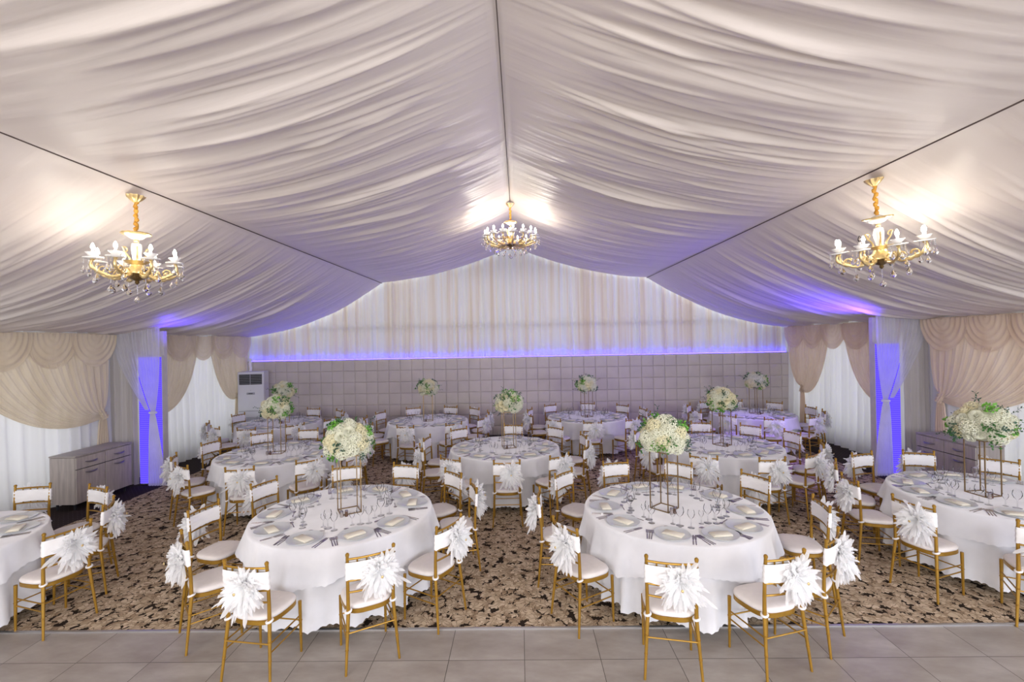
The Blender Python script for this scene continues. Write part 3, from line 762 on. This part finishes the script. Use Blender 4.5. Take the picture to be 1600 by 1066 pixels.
# ------------------------------------------------------------------ chair prototype (front faces +Y)
def make_chair(label):
    t = thing('chiavari_chair', label, 'chair', group='gold chairs around the banquet tables')
    # seat frame: rounded trapezoid
    def outline(k, grow=0.0):
        P = []
        for i in range(32):
            a = 2 * pi * i / 32; n = 3.2
            cx_, sy_ = cos(a), sin(a)
            x = (abs(cx_) ** (2 / n)) * (1 if cx_ > 0 else -1); y = (abs(sy_) ** (2 / n)) * (1 if sy_ > 0 else -1)
            wd = lerp(0.178, 0.205, (y + 1) / 2) + grow
            P.append((x * wd, y * (0.182 + grow) - 0.004))
        return P
    def slab(rows):
        mb = MB(); v = []; f = []
        for z, g in rows:
            v += [(x, y, z) for x, y in outline(0, g)]
        n = 32
        for r in range(len(rows) - 1):
            for i in range(n): j = (i + 1) % n; f.append((r * n + i, r * n + j, (r + 1) * n + j, (r + 1) * n + i))
        f.append(tuple(reversed(range(n)))); f.append(tuple(range((len(rows) - 1) * n, len(rows) * n)))
        mb.add(v, f); return mb
    slab([(0.415, -0.006), (0.420, 0), (0.445, 0), (0.450, -0.006)]).obj('seat_frame', M_GOLD, t)
    cu = slab([(0.450, -0.012), (0.455, -0.002), (0.470, 0.002), (0.484, -0.004), (0.492, -0.02), (0.496, -0.06), (0.497, -0.12)]).obj('seat_cushion', M_CUSHION, t, angle=80)
    for s in (-1, 1):
        MB().tube([(s * 0.172 + 0.021 * cos(a), -0.185 + 0.021 * sin(a), 0.463 + 0.006 * sin(a + 1)) for a in [2 * pi * k / 12 for k in range(12)]], 0.009, 6, closed=True).obj('cushion_tie', M_BAND, cu)
    def rings(p0, p1, r0, r1, marks):
        pts = []; rad = []; N = 20
        for k in range(N + 1):
            u = k / N; pts.append(tuple(lerp(p0[i], p1[i], u) for i in range(3))); rad.append(lerp(r0, r1, u))
        for mk in marks:
            for d, e in ((-0.012, 1.0), (-0.006, 1.22), (0.006, 1.22), (0.012, 1.0)):
                u = mk + d; pts.append(tuple(lerp(p0[i], p1[i], u) for i in range(3))); rad.append(lerp(r0, r1, u) * e)
        z = sorted(zip(pts, rad), key=lambda q: q[0][2])
        return MB().tube([a for a, b in z], [b for a, b in z], 10)
    for s in (-1, 1):
        rings((s * 0.185, 0.172, 0.0), (s * 0.183, 0.165, 0.418), 0.0095, 0.0145, (0.35, 0.62)).obj('leg', M_GOLD, t)
        rings((s * 0.203, -0.232, 0.0), (s * 0.172, -0.185, 0.45), 0.0095, 0.0150, (0.4, 0.7)).obj('leg', M_GOLD, t)
        # side stretchers
        for z, ra in ((0.30, 0.006), (0.235, 0.006)):
            MB().tube([(s * 0.184, 0.168, z), (s * (0.203 - 0.031 * z / 0.45), -0.232 + 0.047 * z / 0.45, z)], ra, 8).obj('stretcher', M_GOLD, t)
    MB().tube([(-0.184, 0.168, 0.26), (0.184, 0.168, 0.26)], 0.006, 8).obj('stretcher', M_GOLD, t)
    MB().tube([(-0.186, -0.205, 0.30), (0.186, -0.205, 0.30)], 0.006, 8).obj('stretcher', M_GOLD, t)
    # back
    mb = MB()
    for s in (-1, 1):
        P = [(s * 0.172, -0.185, 0.45), (s * 0.173, -0.188, 0.60), (s * 0.175, -0.198, 0.76), (s * 0.176, -0.210, 0.895)]
        mb.tube(P, [0.015, 0.0135, 0.0125, 0.012], 10)
        mb.lathe([(0.009, 0), (0.015, 0.004), (0.015, 0.018), (0.008, 0.026), (0.0, 0.027)], 10, (s * 0.176, -0.211, 0.893))
    def rail(z, yb, bow, r):
        return [(x * 0.174 / 6, yb - bow * (1 - (x / 6) ** 2), z) for x in range(-6, 7)]
    mb.tube(rail(0.868, -0.207, 0.022, 0.009), 0.0092, 8)
    mb.obj('backrest', M_GOLD, t)
    for z, y in ((0.695, -0.193), (0.605, -0.188)):
        MB().tube(rail(z, y, 0.022, 0.008), 0.008, 8).obj('back_rail', M_GOLD, t)
    for x in (-3.6, -1.2, 1.2, 3.6):
        by = 0.022 * (1 - (x / 6) ** 2)
        MB().lathe([(0.005, 0.0), (0.007, 0.02), (0.0052, 0.03), (0.0052, 0.13), (0.007, 0.145), (0.0055, 0.17)], 8, (x * 0.174 / 6, -0.203 - by, 0.695)).obj('spindle', M_GOLD, t)
    # stretch band round the back
    mb = MB()
    def B(u, v):
        a = 2 * pi * u; cx_, sy_ = cos(a), sin(a); n = 5
        x = (abs(cx_) ** (2 / n)) * (1 if cx_ > 0 else -1) * 0.1915; y = (abs(sy_) ** (2 / n)) * (1 if sy_ > 0 else -1) * 0.0185
        z = lerp(0.712, 0.848, v) + 0.004 * sin(5 * a) * (1 - v)
        bow = 0.022 * (1 - (x / 0.19) ** 2)
        return (x * (1 + 0.01 * sin(v * 19)), -0.203 - 0.06 * (z - 0.78) - bow + y * (1.06 + 0.12 * sin(v * pi)) + 0.0015 * sin(v * 22 + x * 15), z)
    mb.grid(B, 48, 10, closed=True)
    mb.obj('stretch_band', M_BAND, t, angle=None)
    return t
def make_bow(seed):
    """pom-pom of tulle strips: long flared spikes with pointed ends"""
    rnd = random.Random(seed); mb = MB()
    C0 = Vector((0.055 * (1 if seed % 3 else 0.4), -0.240, 0.745))
    for k in range(210):
        a = rnd.uniform(0, 2 * pi); out = rnd.random() ** 1.1
        d = Vector((cos(a), -out * 0.95 - 0.05, sin(a))).normalized()
        L = rnd.uniform(0.11, 0.185) * (1.0 - 0.28 * out) * (1.22 if d.z < -0.35 else 1.0)
        if rnd.random() < 0.16: L *= 1.22
        side = d.cross(Vector((0.1, -1, 0.2))).normalized(); q = rnd.uniform(-1.5, 1.5)
        side = (Matrix.Rotation(q, 3, d) @ side).normalized(); nrm = d.cross(side)
        w = rnd.uniform(0.008, 0.023); dr = rnd.uniform(-0.012, 0.012); dz = rnd.uniform(0.0, 0.05)
        v = []
        for u, ww in ((0.0, 0.12), (0.35, 0.5), (0.68, 1.0), (0.90, 0.85), (1.0, 0.22)):
            p = C0 + d * (L * u) + Vector((0, 0, -dz * u * u)) + side * (dr * sin(u * 4)) + nrm * (0.006 * sin(u * 5 + k))
            jag = rnd.uniform(-0.006, 0.006)
            v += [p - side * w * ww + nrm * (0.5 * w * ww) + d * jag, p - nrm * (0.5 * w * ww), p + side * w * ww + nrm * (0.5 * w * ww) - d * jag]
        f = []
        for i in range(4):
            for j in range(2): f.append((i * 3 + j, i * 3 + j + 1, i * 3 + 3 + j + 1, i * 3 + 3 + j))
        mb.add(v, f)
    return mb.mesh('tulle_bow', M_TULLE, smooth=False), C0
BOWS = [make_bow(s) for s in range(5)]
def finish_bow(t, i):
    me, c0 = BOWS[i]
    b = link('tulle_bow', me, t)
    link('brooch', BROOCH, b, loc=(c0.x, c0.y - 0.115, c0.z - 0.004))
BROOCH = MB().ball((0, 0, 0), 0.011, 10, 6, (1, 0.6, 1)).mesh('brooch', M_GOLD_OLD)
protos = []
chair0 = make_chair('prototype')
chair_parts = list(chair0.children)

# ------------------------------------------------------------------ tables
TABLES = {
 'C': ((-5.57, 4.05), 'leftmost front table', [(103, 1.30), (66, 1.30), (32, 1.37), (2, 1.42, -14)]),
 'A': ((-1.88, 4.80), 'second front table', [(-98, 1.42), (-61, 1.40), (-29, 1.33), (17, 1.34), (43, 1.33), (77, 1.27), (110, 1.37), (152, 1.27, 6), (-172, 1.31, -20), (-137, 1.35)]),
 'B': ((1.56, 4.77), 'third front table', [(176, 1.31), (-149, 1.38), (-109, 1.46, 8), (-74, 1.38), (-47, 1.38), (-10, 1.32), (30, 1.24), (69, 1.26, -20), (103, 1.30), (139, 1.32)]),
 'D': ((5.12, 5.07), 'rightmost front table', [(-157, 1.44), (-122, 1.36), (172, 1.40), (143, 1.38), (108, 1.30), (75, 1.30), (42, 1.32)]),
 'E': ((-4.03, 7.47), 'left middle table', [(-80, 1.42), (-45, 1.40), (-10, 1.32), (22, 1.30), (58, 1.30), (95, 1.26), (129, 1.30), (166, 1.28), (-151, 1.34), (-120, 1.38)]),
 'F': ((-0.28, 7.64), 'centre middle table', [(-87, 1.42), (-54, 1.38), (-21, 1.34), (12, 1.28), (48, 1.26), (85, 1.26), (131, 1.28), (169, 1.28), (-160, 1.34), (-122, 1.38)]),
 'G': ((3.30, 7.58), 'right middle table', [(-123, 1.44), (-88, 1.40), (-58, 1.38), (-24, 1.34), (14, 1.32), (46, 1.32), (82, 1.30), (118, 1.30), (152, 1.30), (-162, 1.32)]),
 'J': ((-5.57, 10.45), 'leftmost back table', [(-86, 1.44), (-50, 1.36), (-16, 1.32), (14, 1.30), (43, 1.32), (83, 1.32), (120, 1.28), (158, 1.22), (-152, 1.32), (-120, 1.36)]),
 'H': ((-2.12, 10.40), 'second back table', [(-97, 1.40), (-57, 1.38), (-22, 1.34), (12, 1.30), (46, 1.32), (77, 1.30), (117, 1.30), (156, 1.30), (-171, 1.32), (-140, 1.36)]),
 'I': ((1.53, 10.62), 'third back table', [(-94, 1.44), (-57, 1.38), (-20, 1.34), (10, 1.30), (42, 1.28), (81, 1.20), (124, 1.22), (162, 1.28), (-166, 1.32), (-128, 1.36)]),
 'K': ((5.34, 10.66), 'rightmost back table', [(-101, 1.44), (-62, 1.38), (-26, 1.34), (2, 1.30), (42, 1.24), (80, 1.28), (114, 1.28), (150, 1.28), (-170, 1.32), (-136, 1.36)]),
}
STAND = {'A': 31, 'B': 42, 'C': 20, 'D': 8, 'E': 7, 'F': 12, 'G': 28, 'H': 15, 'I': 18, 'J': 25, 'K': 27}
ORD = ['first', 'second', 'third', 'fourth', 'fifth', 'sixth', 'seventh']
RT = 0.905; HT = 0.76

def top_cloth(seed):
    rnd = random.Random(seed); ph = rnd.uniform(0, 6.28)
    mb = MB(); N = 360
    def hem(a):
        # edge of a square-ish round cloth: hangs lower at four soft points
        return 0.46 + 0.055 * cos(4 * a + ph) + 0.016 * sin(7 * a + ph) + 0.013 * abs(sin(a * 44))
    lv = [0.0, 0.5, 0.93, 0.985, 1.0]
    rings_ = [(0.3, 0), (0.7, 0), (0.88, 0), (0.897, -0.001), (0.905, -0.007), (0.909, -0.02)]
    v = []; f = []
    for r, dz in rings_:
        for i in range(N): a = 2 * pi * i / N; v.append((r * cos(a), r * sin(a), HT + dz))
    K = 9
    for k in range(1, K + 1):
        u = k / K
        for i in range(N):
            a = 2 * pi * i / N; z = lerp(HT - 0.02, hem(a), u)
            fo = (0.5 + 0.5 * sin(a * 13 + ph * 2 + 1.6 * sin(a * 3 + ph))) ** 2.6
            n2 = noise.noise((cos(a) * 3, sin(a) * 3, ph))
            r = 0.909 + 0.020 * u + u ** 0.95 * (0.060 * fo + 0.016 * n2)
            v.append((r * cos(a), r * sin(a), z))
    R_ = len(rings_) + K
    for k in range(R_ - 1):
        for i in range(N): j = (i + 1) % N; f.append((k * N + j, k * N + i, (k + 1) * N + i, (k + 1) * N + j))
    f.append(tuple(range(N)))
    mb.add(v, f)
    return mb.mesh('top_tablecloth', M_CLOTH, angle=None)
def under_cloth(seed):
    rnd = random.Random(seed + 50); ph = rnd.uniform(0, 6.28); mb = MB(); N = 420; K = 12; v = []; f = []
    for r, z in ((0.86, HT - 0.012), (0.896, HT - 0.014)):
        for i in range(N): a = 2 * pi * i / N; v.append((r * cos(a), r * sin(a), z))
    for k in range(K + 1):
        u = k / K
        for i in range(N):
            a = 2 * pi * i / N
            z = lerp(HT - 0.03, 0.085 + 0.025 * noise.noise((cos(a) * 2, sin(a) * 2, ph)) + 0.016 * abs(sin(a * 48)), u)
            fo = (0.5 + 0.5 * sin(a * 19 + ph + 1.7 * sin(a * 4 + ph) + 0.8 * sin(a * 7)))
            r = 0.878 + 0.010 * u + (u ** 0.85) * 0.098 * fo ** 1.3
            v.append((r * cos(a), r * sin(a), z))
    R_ = K + 3
    for k in range(R_ - 1):
        for i in range(N): j = (i + 1) % N; f.append((k * N + j, k * N + i, (k + 1) * N + i, (k + 1) * N + j))
    mb.add(v, f)
    return mb.mesh('under_tablecloth', M_CLOTH, angle=None)
TOPS = [top_cloth(s) for s in range(3)]; UNDERS = [under_cloth(s) for s in range(3)]
TT_ME = MB().lathe([(0.0, 0.725), (0.85, 0.725), (0.858, 0.735), (0.85, 0.745), (0.0, 0.745)], 48).mesh('tabletop', M_PLAIN)
TL_ME = MB().tube([(0.45, 0.45, 0.0), (0.45, 0.45, 0.725)], 0.016, 8).mesh('leg', M_BLACK)

# ---- tableware prototypes
def plate_mesh():
    mb = MB()
    w = lambda a, z: 0.018 * cos(4 * a)
    mb.lathe([(0.0, 0.0), (0.085, 0.0), (0.10, 0.004), (0.150, 0.015), (0.158, 0.018), (0.157, 0.020), (0.149, 0.0185), (0.105, 0.009), (0.09, 0.007), (0.0, 0.0065)], 40, wob=w)
    return mb.mesh('charger_plate', M_CHINA, angle=60)
def napkin_mesh():
    mb = MB()
    for k in range(3):
        mb.box((0.003 * k, -0.003 * k, 0.0035 + 0.0055 * k), (0.18 - 0.008 * k, 0.098 - 0.006 * k, 0.005), bev=0.002)
    return mb.mesh('napkin', M_NAPKIN)
def knife_mesh(L=0.21):
    mb = MB()
    v = []; P = [(-L / 2, 0.005), (-L / 2 + 0.09, 0.006), (-L / 2 + 0.10, 0.004), (-L / 2 + 0.12, 0.008), (L / 2 - 0.03, 0.0095), (L / 2, 0.002)]
    for y, w in P: v += [(-w, y, 0), (w, y, 0), (w * .7, y, 0.003), (-w * .7, y, 0.003)]
    f = [(0, 1, 2, 3)[::-1]]
    for k in range(len(P) - 1):
        for i in range(4): j = (i + 1) % 4; f.append((k * 4 + i, k * 4 + j, k * 4 + 4 + j, k * 4 + 4 + i))
    f.append(tuple(range(len(v) - 4, len(v))))
    mb.add(v, f); return mb.mesh('knife', M_STEEL, smooth=False)
def fork_mesh(L=0.20):
    mb = MB()
    mb.box((0, -0.045, 0.002), (0.010, 0.11, 0.003), bev=0.001); mb.box((0, 0.02, 0.003), (0.006, 0.03, 0.003)); mb.box((0, 0.045, 0.003), (0.021, 0.022, 0.0025), bev=0.001)
    for k in range(4): mb.box((-0.009 + 0.006 * k, 0.077, 0.004), (0.0032, 0.045, 0.002))
    return mb.mesh('fork', M_STEEL, smooth=False)
def spoon_mesh():
    mb = MB(); mb.box((0, -0.03, 0.002), (0.008, 0.12, 0.003), bev=0.001); mb.ball((0, 0.045, 0.0045), 0.03, 12, 6, (0.55, 0.85, 0.12))
    return mb.mesh('spoon', M_STEEL)
def glass_mesh(name, h, rb, bowl):
    st = h - bowl
    prof = [(0.033 * rb / 0.036, 0.0), (0.033 * rb / 0.036, 0.002), (0.010, 0.006), (0.0042, 0.014), (0.0038, st - 0.008), (0.010, st), (rb * 0.75, st + bowl * 0.22), (rb, st + bowl * 0.5), (rb * 0.93, st + bowl * 0.8), (rb * 0.80, h)]
    mb = MB(); mb.lathe(prof, 18)
    mb.f = [q for q in mb.f if len(q) == 4 or q[0] < 30]
    return mb.mesh(name, M_GLASS, angle=None)
PL, NK, KN, FK, SP = plate_mesh(), napkin_mesh(), knife_mesh(), fork_mesh(), spoon_mesh()
G1, G2, G3 = glass_mesh('water_goblet', 0.175, 0.038, 0.088), glass_mesh('wine_glass', 0.165, 0.033, 0.078), glass_mesh('cordial_glass', 0.125, 0.024, 0.055)

# ---- flowers
def bloom_mesh(seed, r, material):
    """hydrangea head: small four-petalled florets on a ball"""
    rnd = random.Random(seed); mb = MB(); n = 46
    for k in range(n):
        zz = 1 - 1.55 * (k + 0.5) / n; a = k * 2.39996
        rr = sqrt(max(0, 1 - zz * zz)); d = Vector((rr * cos(a), rr * sin(a), zz))
        t1 = d.orthogonal().normalized(); t1 = Matrix.Rotation(rnd.uniform(0, 6), 3, d) @ t1; t2 = d.cross(t1)
        c = d * r * rnd.uniform(0.9, 1.08); w = r * 0.36
        for q in range(4):
            aa = q * pi / 2; e = t1 * cos(aa) + t2 * sin(aa); g = t1 * -sin(aa) + t2 * cos(aa)
            mb.add([c, c + e * w * .55 + g * w * .35 + d * w * .28, c + e * w + d * w * .18, c + e * w * .55 - g * w * .35 + d * w * .28], [(0, 1, 2, 3)])
    return mb.mesh('flower_head', material, smooth=False)
def rose_mesh(seed, r, material):
    rnd = random.Random(seed); mb = MB()
    for ring, (rr, n, lean, hgt) in enumerate(((0.25, 4, 0.15, 1.0), (0.5, 5, 0.45, 0.95), (0.78, 6, 0.8, 0.75), (1.0, 7, 1.15, 0.5))):
        for k in range(n):
            a0 = 2 * pi * (k + 0.5 * ring) / n; wd = 2.3 * pi / n
            def P(u, v):
                a = a0 + (u - 0.5) * wd; q = r * (rr * (0.35 + 0.65 * v ** 0.8) + 0.12 * v * v * lean)
                return (q * cos(a), q * sin(a), r * (hgt * v * (1 - 0.25 * (2 * u - 1) ** 2) - 0.1))
            mb.grid(P, 4, 4)
    return mb.mesh('flower_head', material, smooth=True)
def leafy_mesh(seed, material, n=26, spread=0.07, lw=0.013):
    rnd = random.Random(seed); mb = MB()
    for k in range(n):
        p = Vector((rnd.uniform(-1, 1), rnd.uniform(-1, 1), rnd.uniform(-0.2, 1))) * spread * 0.75
        d = Vector((rnd.uniform(-1, 1), rnd.uniform(-1, 1), rnd.uniform(0.1, 1.2))).normalized(); s_ = d.orthogonal().normalized()
        s_ = Matrix.Rotation(rnd.uniform(0, 6), 3, d) @ s_; L = rnd.uniform(0.02, 0.038) * lw / 0.013; w = lw * rnd.uniform(.7, 1.1); nn = d.cross(s_)
        mb.add([p, p + d * L * .4 + s_ * w + nn * .003, p + d * L, p + d * L * .4 - s_ * w + nn * .003], [(0, 1, 2, 3)])
    return mb.mesh('leaf_sprig', material, smooth=False)
def sprig_mesh(seed):
    rnd = random.Random(seed); mb = MB(); P = [(0.01 * sin(k), 0.01 * cos(k * 1.3), k * 0.02) for k in range(7)]
    mb.tube(P, 0.0015, 4)
    for k in range(1, 7):
        for s_ in (-1, 1):
            p = Vector(P[k]); a = k * 1.1; d = Vector((cos(a) * s_, sin(a) * s_, 0.6)).normalized(); q = d.cross(Vector((0, 0, 1))).normalized()
            mb.add([p, p + d * 0.012 + q * 0.006, p + d * 0.026, p + d * 0.012 - q * 0.006], [(0, 1, 2, 3)])
    return mb.mesh('leaf_sprig', M_LEAFD, smooth=False)
BL = [bloom_mesh(1, 0.07, M_PETAL), bloom_mesh(2, 0.062, M_PETAL), bloom_mesh(3, 0.066, M_PETALC), rose_mesh(4, 0.05, M_PETALC), rose_mesh(5, 0.048, M_PETAL)]
LF = [leafy_mesh(1, M_LEAF), leafy_mesh(2, M_LEAFL, 34, 0.06), leafy_mesh(3, M_LEAFD, 20, 0.07, 0.012), sprig_mesh(4)]
CORE_ME = MB().ball((0, 0, 0), 1.0, 20, 12, (1, 1, 0.86)).mesh('foam_core', M_CORE)

def bouquet(x, y, z, seed, tname, k):
    rnd = random.Random(seed * 17 + 3)
    t = thing('flower_arrangement', 'round white flower arrangement with green leaves on stand of %s' % tname, 'flowers', (x, y, z), rnd.uniform(0, 6.28), 'white flower domes on the brass stands')
    a, b = 0.185 * k, 0.155 * k
    c = link('foam_core', CORE_ME, t, loc=(0, 0, b * 0.92)); c.scale = (a, a, a)
    N = 34
    for i in range(N):
        zz = 1 - 1.72 * (i + 0.5) / N; an = i * 2.39996; rr = sqrt(max(0, 1 - zz * zz))
        d = Vector((rr * cos(an), rr * sin(an), zz * b / a)); dn = Vector((rr * cos(an), rr * sin(an), zz)).normalized()
        p = Vector((d.x * a, d.y * a, d.z * a + b * 0.92))
        w = rnd.choice((0, 0, 1, 1, 2, 2, 3, 4))
        o = link('flower_head', BL[w], t, loc=p); o.rotation_euler = dn.to_track_quat('Z', 'Y').to_euler(); sc = rnd.uniform(0.85, 1.12) * k; o.scale = (sc, sc, sc)
    for i in range(26):
        zz = rnd.uniform(-0.75, 0.95); an = rnd.uniform(0, 6.28); rr = sqrt(1 - zz * zz); dn = Vector((rr * cos(an), rr * sin(an), zz))
        w = (1, 0, 2, 3)[i % 4]
        ex = 1.22 if w != 3 else 1.28
        p = Vector((dn.x * a * ex, dn.y * a * ex, dn.z * b * ex + b * 0.92))
        o = link('leaf_sprig', LF[w], t, loc=p); o.rotation_euler = dn.to_track_quat('Z', 'Y').to_euler(); sc = rnd.uniform(0.8, 1.25) * k; o.scale = (sc,) * 3

def stand(x, y, rz, tname, h=0.60, s=0.20):
    t = thing('flower_stand', 'slim square brass frame stand in the middle of %s' % tname, 'stand', (x, y, HT), rz, 'brass flower stands')
    q = s / 2; w = 0.0095
    for a, b in ((-q, -q), (q, -q), (q, q), (-q, q)):
        MB().box((a, b, h / 2), (w, w, h)).obj('upright', M_BRASS, t, smooth=False)
    for z, nm in ((w / 2, 'base_frame'), (h - w / 2, 'top_frame')):
        mb = MB()
        for a in (-q, q): mb.box((a, 0, z), (w, s, w)); mb.box((0, a, z), (s, w, w))
        mb.obj(nm, M_BRASS, t, smooth=False)

SH_ME = MB().lathe([(0.014, 0), (0.017, 0.01), (0.014, 0.05), (0.015, 0.052)], 12).mesh('shaker_body', M_SHAKER)
SHD_ME = MB().lathe([(0.014, 0), (0.017, 0.01), (0.014, 0.05), (0.015, 0.052)], 12).mesh('shaker_body', M_SHAKERD)
SHC_ME = MB().lathe([(0.0155, 0.052), (0.015, 0.064), (0.0, 0.068)], 12).mesh('shaker_cap', M_CHROME)

random.seed(11)
chair_count = 0
def place_name(i, side_list):
    return ORD[side_list.index(i)]
for ti, (key, ((cx, cy), tname, seats)) in enumerate(TABLES.items()):
    t = thing('round_table', 'round table hidden under white cloths, %s' % tname, 'table', (cx, cy, 0), 0, 'round banquet tables')
    link('tabletop', TT_ME, t)
    for k in range(4): link('leg', TL_ME, t, rot=(0, 0, k * pi / 2))
    o = link('under_tablecloth', UNDERS[ti % 3], loc=(cx, cy, 0), rot=(0, 0, ti * 1.1))
    tag(o, 'white floor-length under cloth with scalloped hem, %s' % tname, 'tablecloth', 'white under tablecloths')
    o = link('top_tablecloth', TOPS[ti % 3], loc=(cx, cy, 0), rot=(0, 0, ti * 0.7))
    tag(o, 'white overlay cloth with scalloped edge draped over %s' % tname, 'tablecloth', 'white overlay tablecloths')
    if key != 'C':
        dxs = {'A': 0.05, 'B': -0.09, 'F': 0.07, 'D': -0.10, 'K': 0.10, 'J': 0.12}.get(key, 0.0)
        stand(cx + dxs, cy, radians(STAND[key]), tname)
        bouquet(cx + dxs, cy, HT + 0.60, ti, tname, {'D': 1.12, 'A': 1.0, 'B': 1.0}.get(key, 0.96))
        for q, (me, nm, wd) in enumerate(((SH_ME, 'salt_shaker', 'pale'), (SHD_ME, 'pepper_shaker', 'dark'))):
            a = radians(STAND[key]) - 2.2 + 0.0 * q
            p = (cx + dxs + 0.17 * cos(a) + 0.04 * q, cy + 0.17 * sin(a) + 0.02 * q, HT)
            s_ = thing(nm, '%s %s beside the flower stand on %s' % (wd, nm.replace('_', ' '), tname), 'shaker', p, 0, 'shakers by the flower stands')
            link('shaker_body', me, s_); link('shaker_cap', SHC_ME, s_)
    # near / far seats as seen from the camera, left to right
    view = Vector((cx, cy, 0)).normalized()
    info = []
    for i, st in enumerate(seats):
        a = radians(st[0]); d = Vector((cos(a), sin(a), 0))
        near = d.dot(view) < 0
        px = (cx + 1.2 * d.x) / (cy + 1.2 * d.y)
        info.append((near, px, i))
    nears = [i for n, p, i in sorted(info) if n]; fars = [i for n, p, i in sorted(info) if not n]
    for i, st in enumerate(seats):
        ang, rt = st[0], st[1]; rot_off = st[2] if len(st) > 2 else 0
        a = radians(ang); d = Vector((cos(a), sin(a), 0))
        isn = i in nears; word = ORD[(nears if isn else fars).index(i)]; sd = 'near' if isn else 'far'
        place = '%s from left, %s side, %s' % (word, sd, tname)
        # chair: origin at the seat centre on the floor; posts lie 0.205 behind it
        jr = radians(random.uniform(-4, 4)) if key not in 'AB' else 0
        fz = a + pi / 2 + radians(rot_off) + jr             # local +Y points to the table centre
        back = Vector((sin(fz), -cos(fz), 0))                # local -Y in world
        rt = max(rt, 1.375)
        top = Vector((cx, cy, 0)) + d * rt
        org = top - back * 0.20
        if isn: lab = 'gold chair with its tulle bow toward us, %s' % place
        else: lab = 'gold chair with white back band facing us, %s' % place
        if chair_count == 0:
            c = chair0; c.location = org; c.rotation_euler = (0, 0, fz); c['label'] = lab
        else:
            c = chair0.copy(); COL.objects.link(c); c.location = org; c.rotation_euler = (0, 0, fz); c['label'] = lab
            for pt in chair_parts:
                p = pt.copy(); COL.objects.link(p); p.parent = c
                if pt.name.startswith('seat_cushion'):
                    for sp_ in CUSH_KIDS: q = sp_.copy(); COL.objects.link(q); q.parent = p
        if chair_count == 0:
            CUSH_KIDS = [k_ for pt in chair_parts if pt.name.startswith('seat_cushion') for k_ in pt.children]
        chair_count += 1
        finish_bow(c, random.randrange(5))
        # place setting
        pr = 0.70
        pc = Vector((cx, cy, HT)) + d * pr
        if not visible(pc, 12): continue
        fdir = -d; left = Vector((-fdir.y, fdir.x, 0)); rzp = atan2(fdir.y, fdir.x) - pi / 2
        jit = lambda s_: radians(random.uniform(-s_, s_))
        o = link('charger_plate', PL, loc=pc, rot=(0, 0, rzp + jit(20)))
        tag(o, 'pale grey charger plate, %s' % place, 'plate', 'charger plates')
        o = link('napkin', NK, loc=pc + Vector((0, 0, 0.0075)) + Vector((random.uniform(-.01, .01), random.uniform(-.01, .01), 0)), rot=(0, 0, rzp + jit(25)))
        tag(o, 'folded cream napkin on the plate, %s' % place, 'napkin', 'folded napkins')
        for q, wd in enumerate(('inner', 'middle', 'outer')):
            o = link('fork', FK, loc=pc + d * 0.045 + left * (0.172 + 0.021 * q), rot=(0, 0, rzp + jit(5)))
            tag(o, '%s fork by the plate, %s' % (wd, place), 'fork', 'steel forks')
        for q, wd in enumerate(('inner', 'outer')):
            o = link('knife', KN, loc=pc + d * 0.045 - left * (0.172 + 0.021 * q), rot=(0, 0, rzp + jit(5)))
            tag(o, '%s knife by the plate, %s' % (wd, place), 'knife', 'steel knives')
        o = link('spoon', SP, loc=pc - d * 0.185 + left * 0.01, rot=(0, 0, rzp + pi / 2 + jit(12)))
        tag(o, 'dessert spoon lying behind the plate, %s' % place, 'spoon', 'dessert spoons')
        for me, nm, cat_, (dx_, dr_), wd in ((G1, 'water_goblet', 'glass', (-0.075, -0.255), 'largest'), (G2, 'wine_glass', 'glass', (-0.155, -0.225), 'middle-sized'), (G3, 'cordial_glass', 'glass', (-0.005, -0.275), 'smallest')):
            p = pc + d * (dr_ + random.uniform(-.012, .012)) + left * (dx_ + random.uniform(-.012, .012))
            o = link(nm, me, loc=p, rot=(0, 0, random.uniform(0, 6)))
            tag(o, '%s stemmed glass behind the plate, %s' % (wd, place), 'glass', 'stemmed glasses')
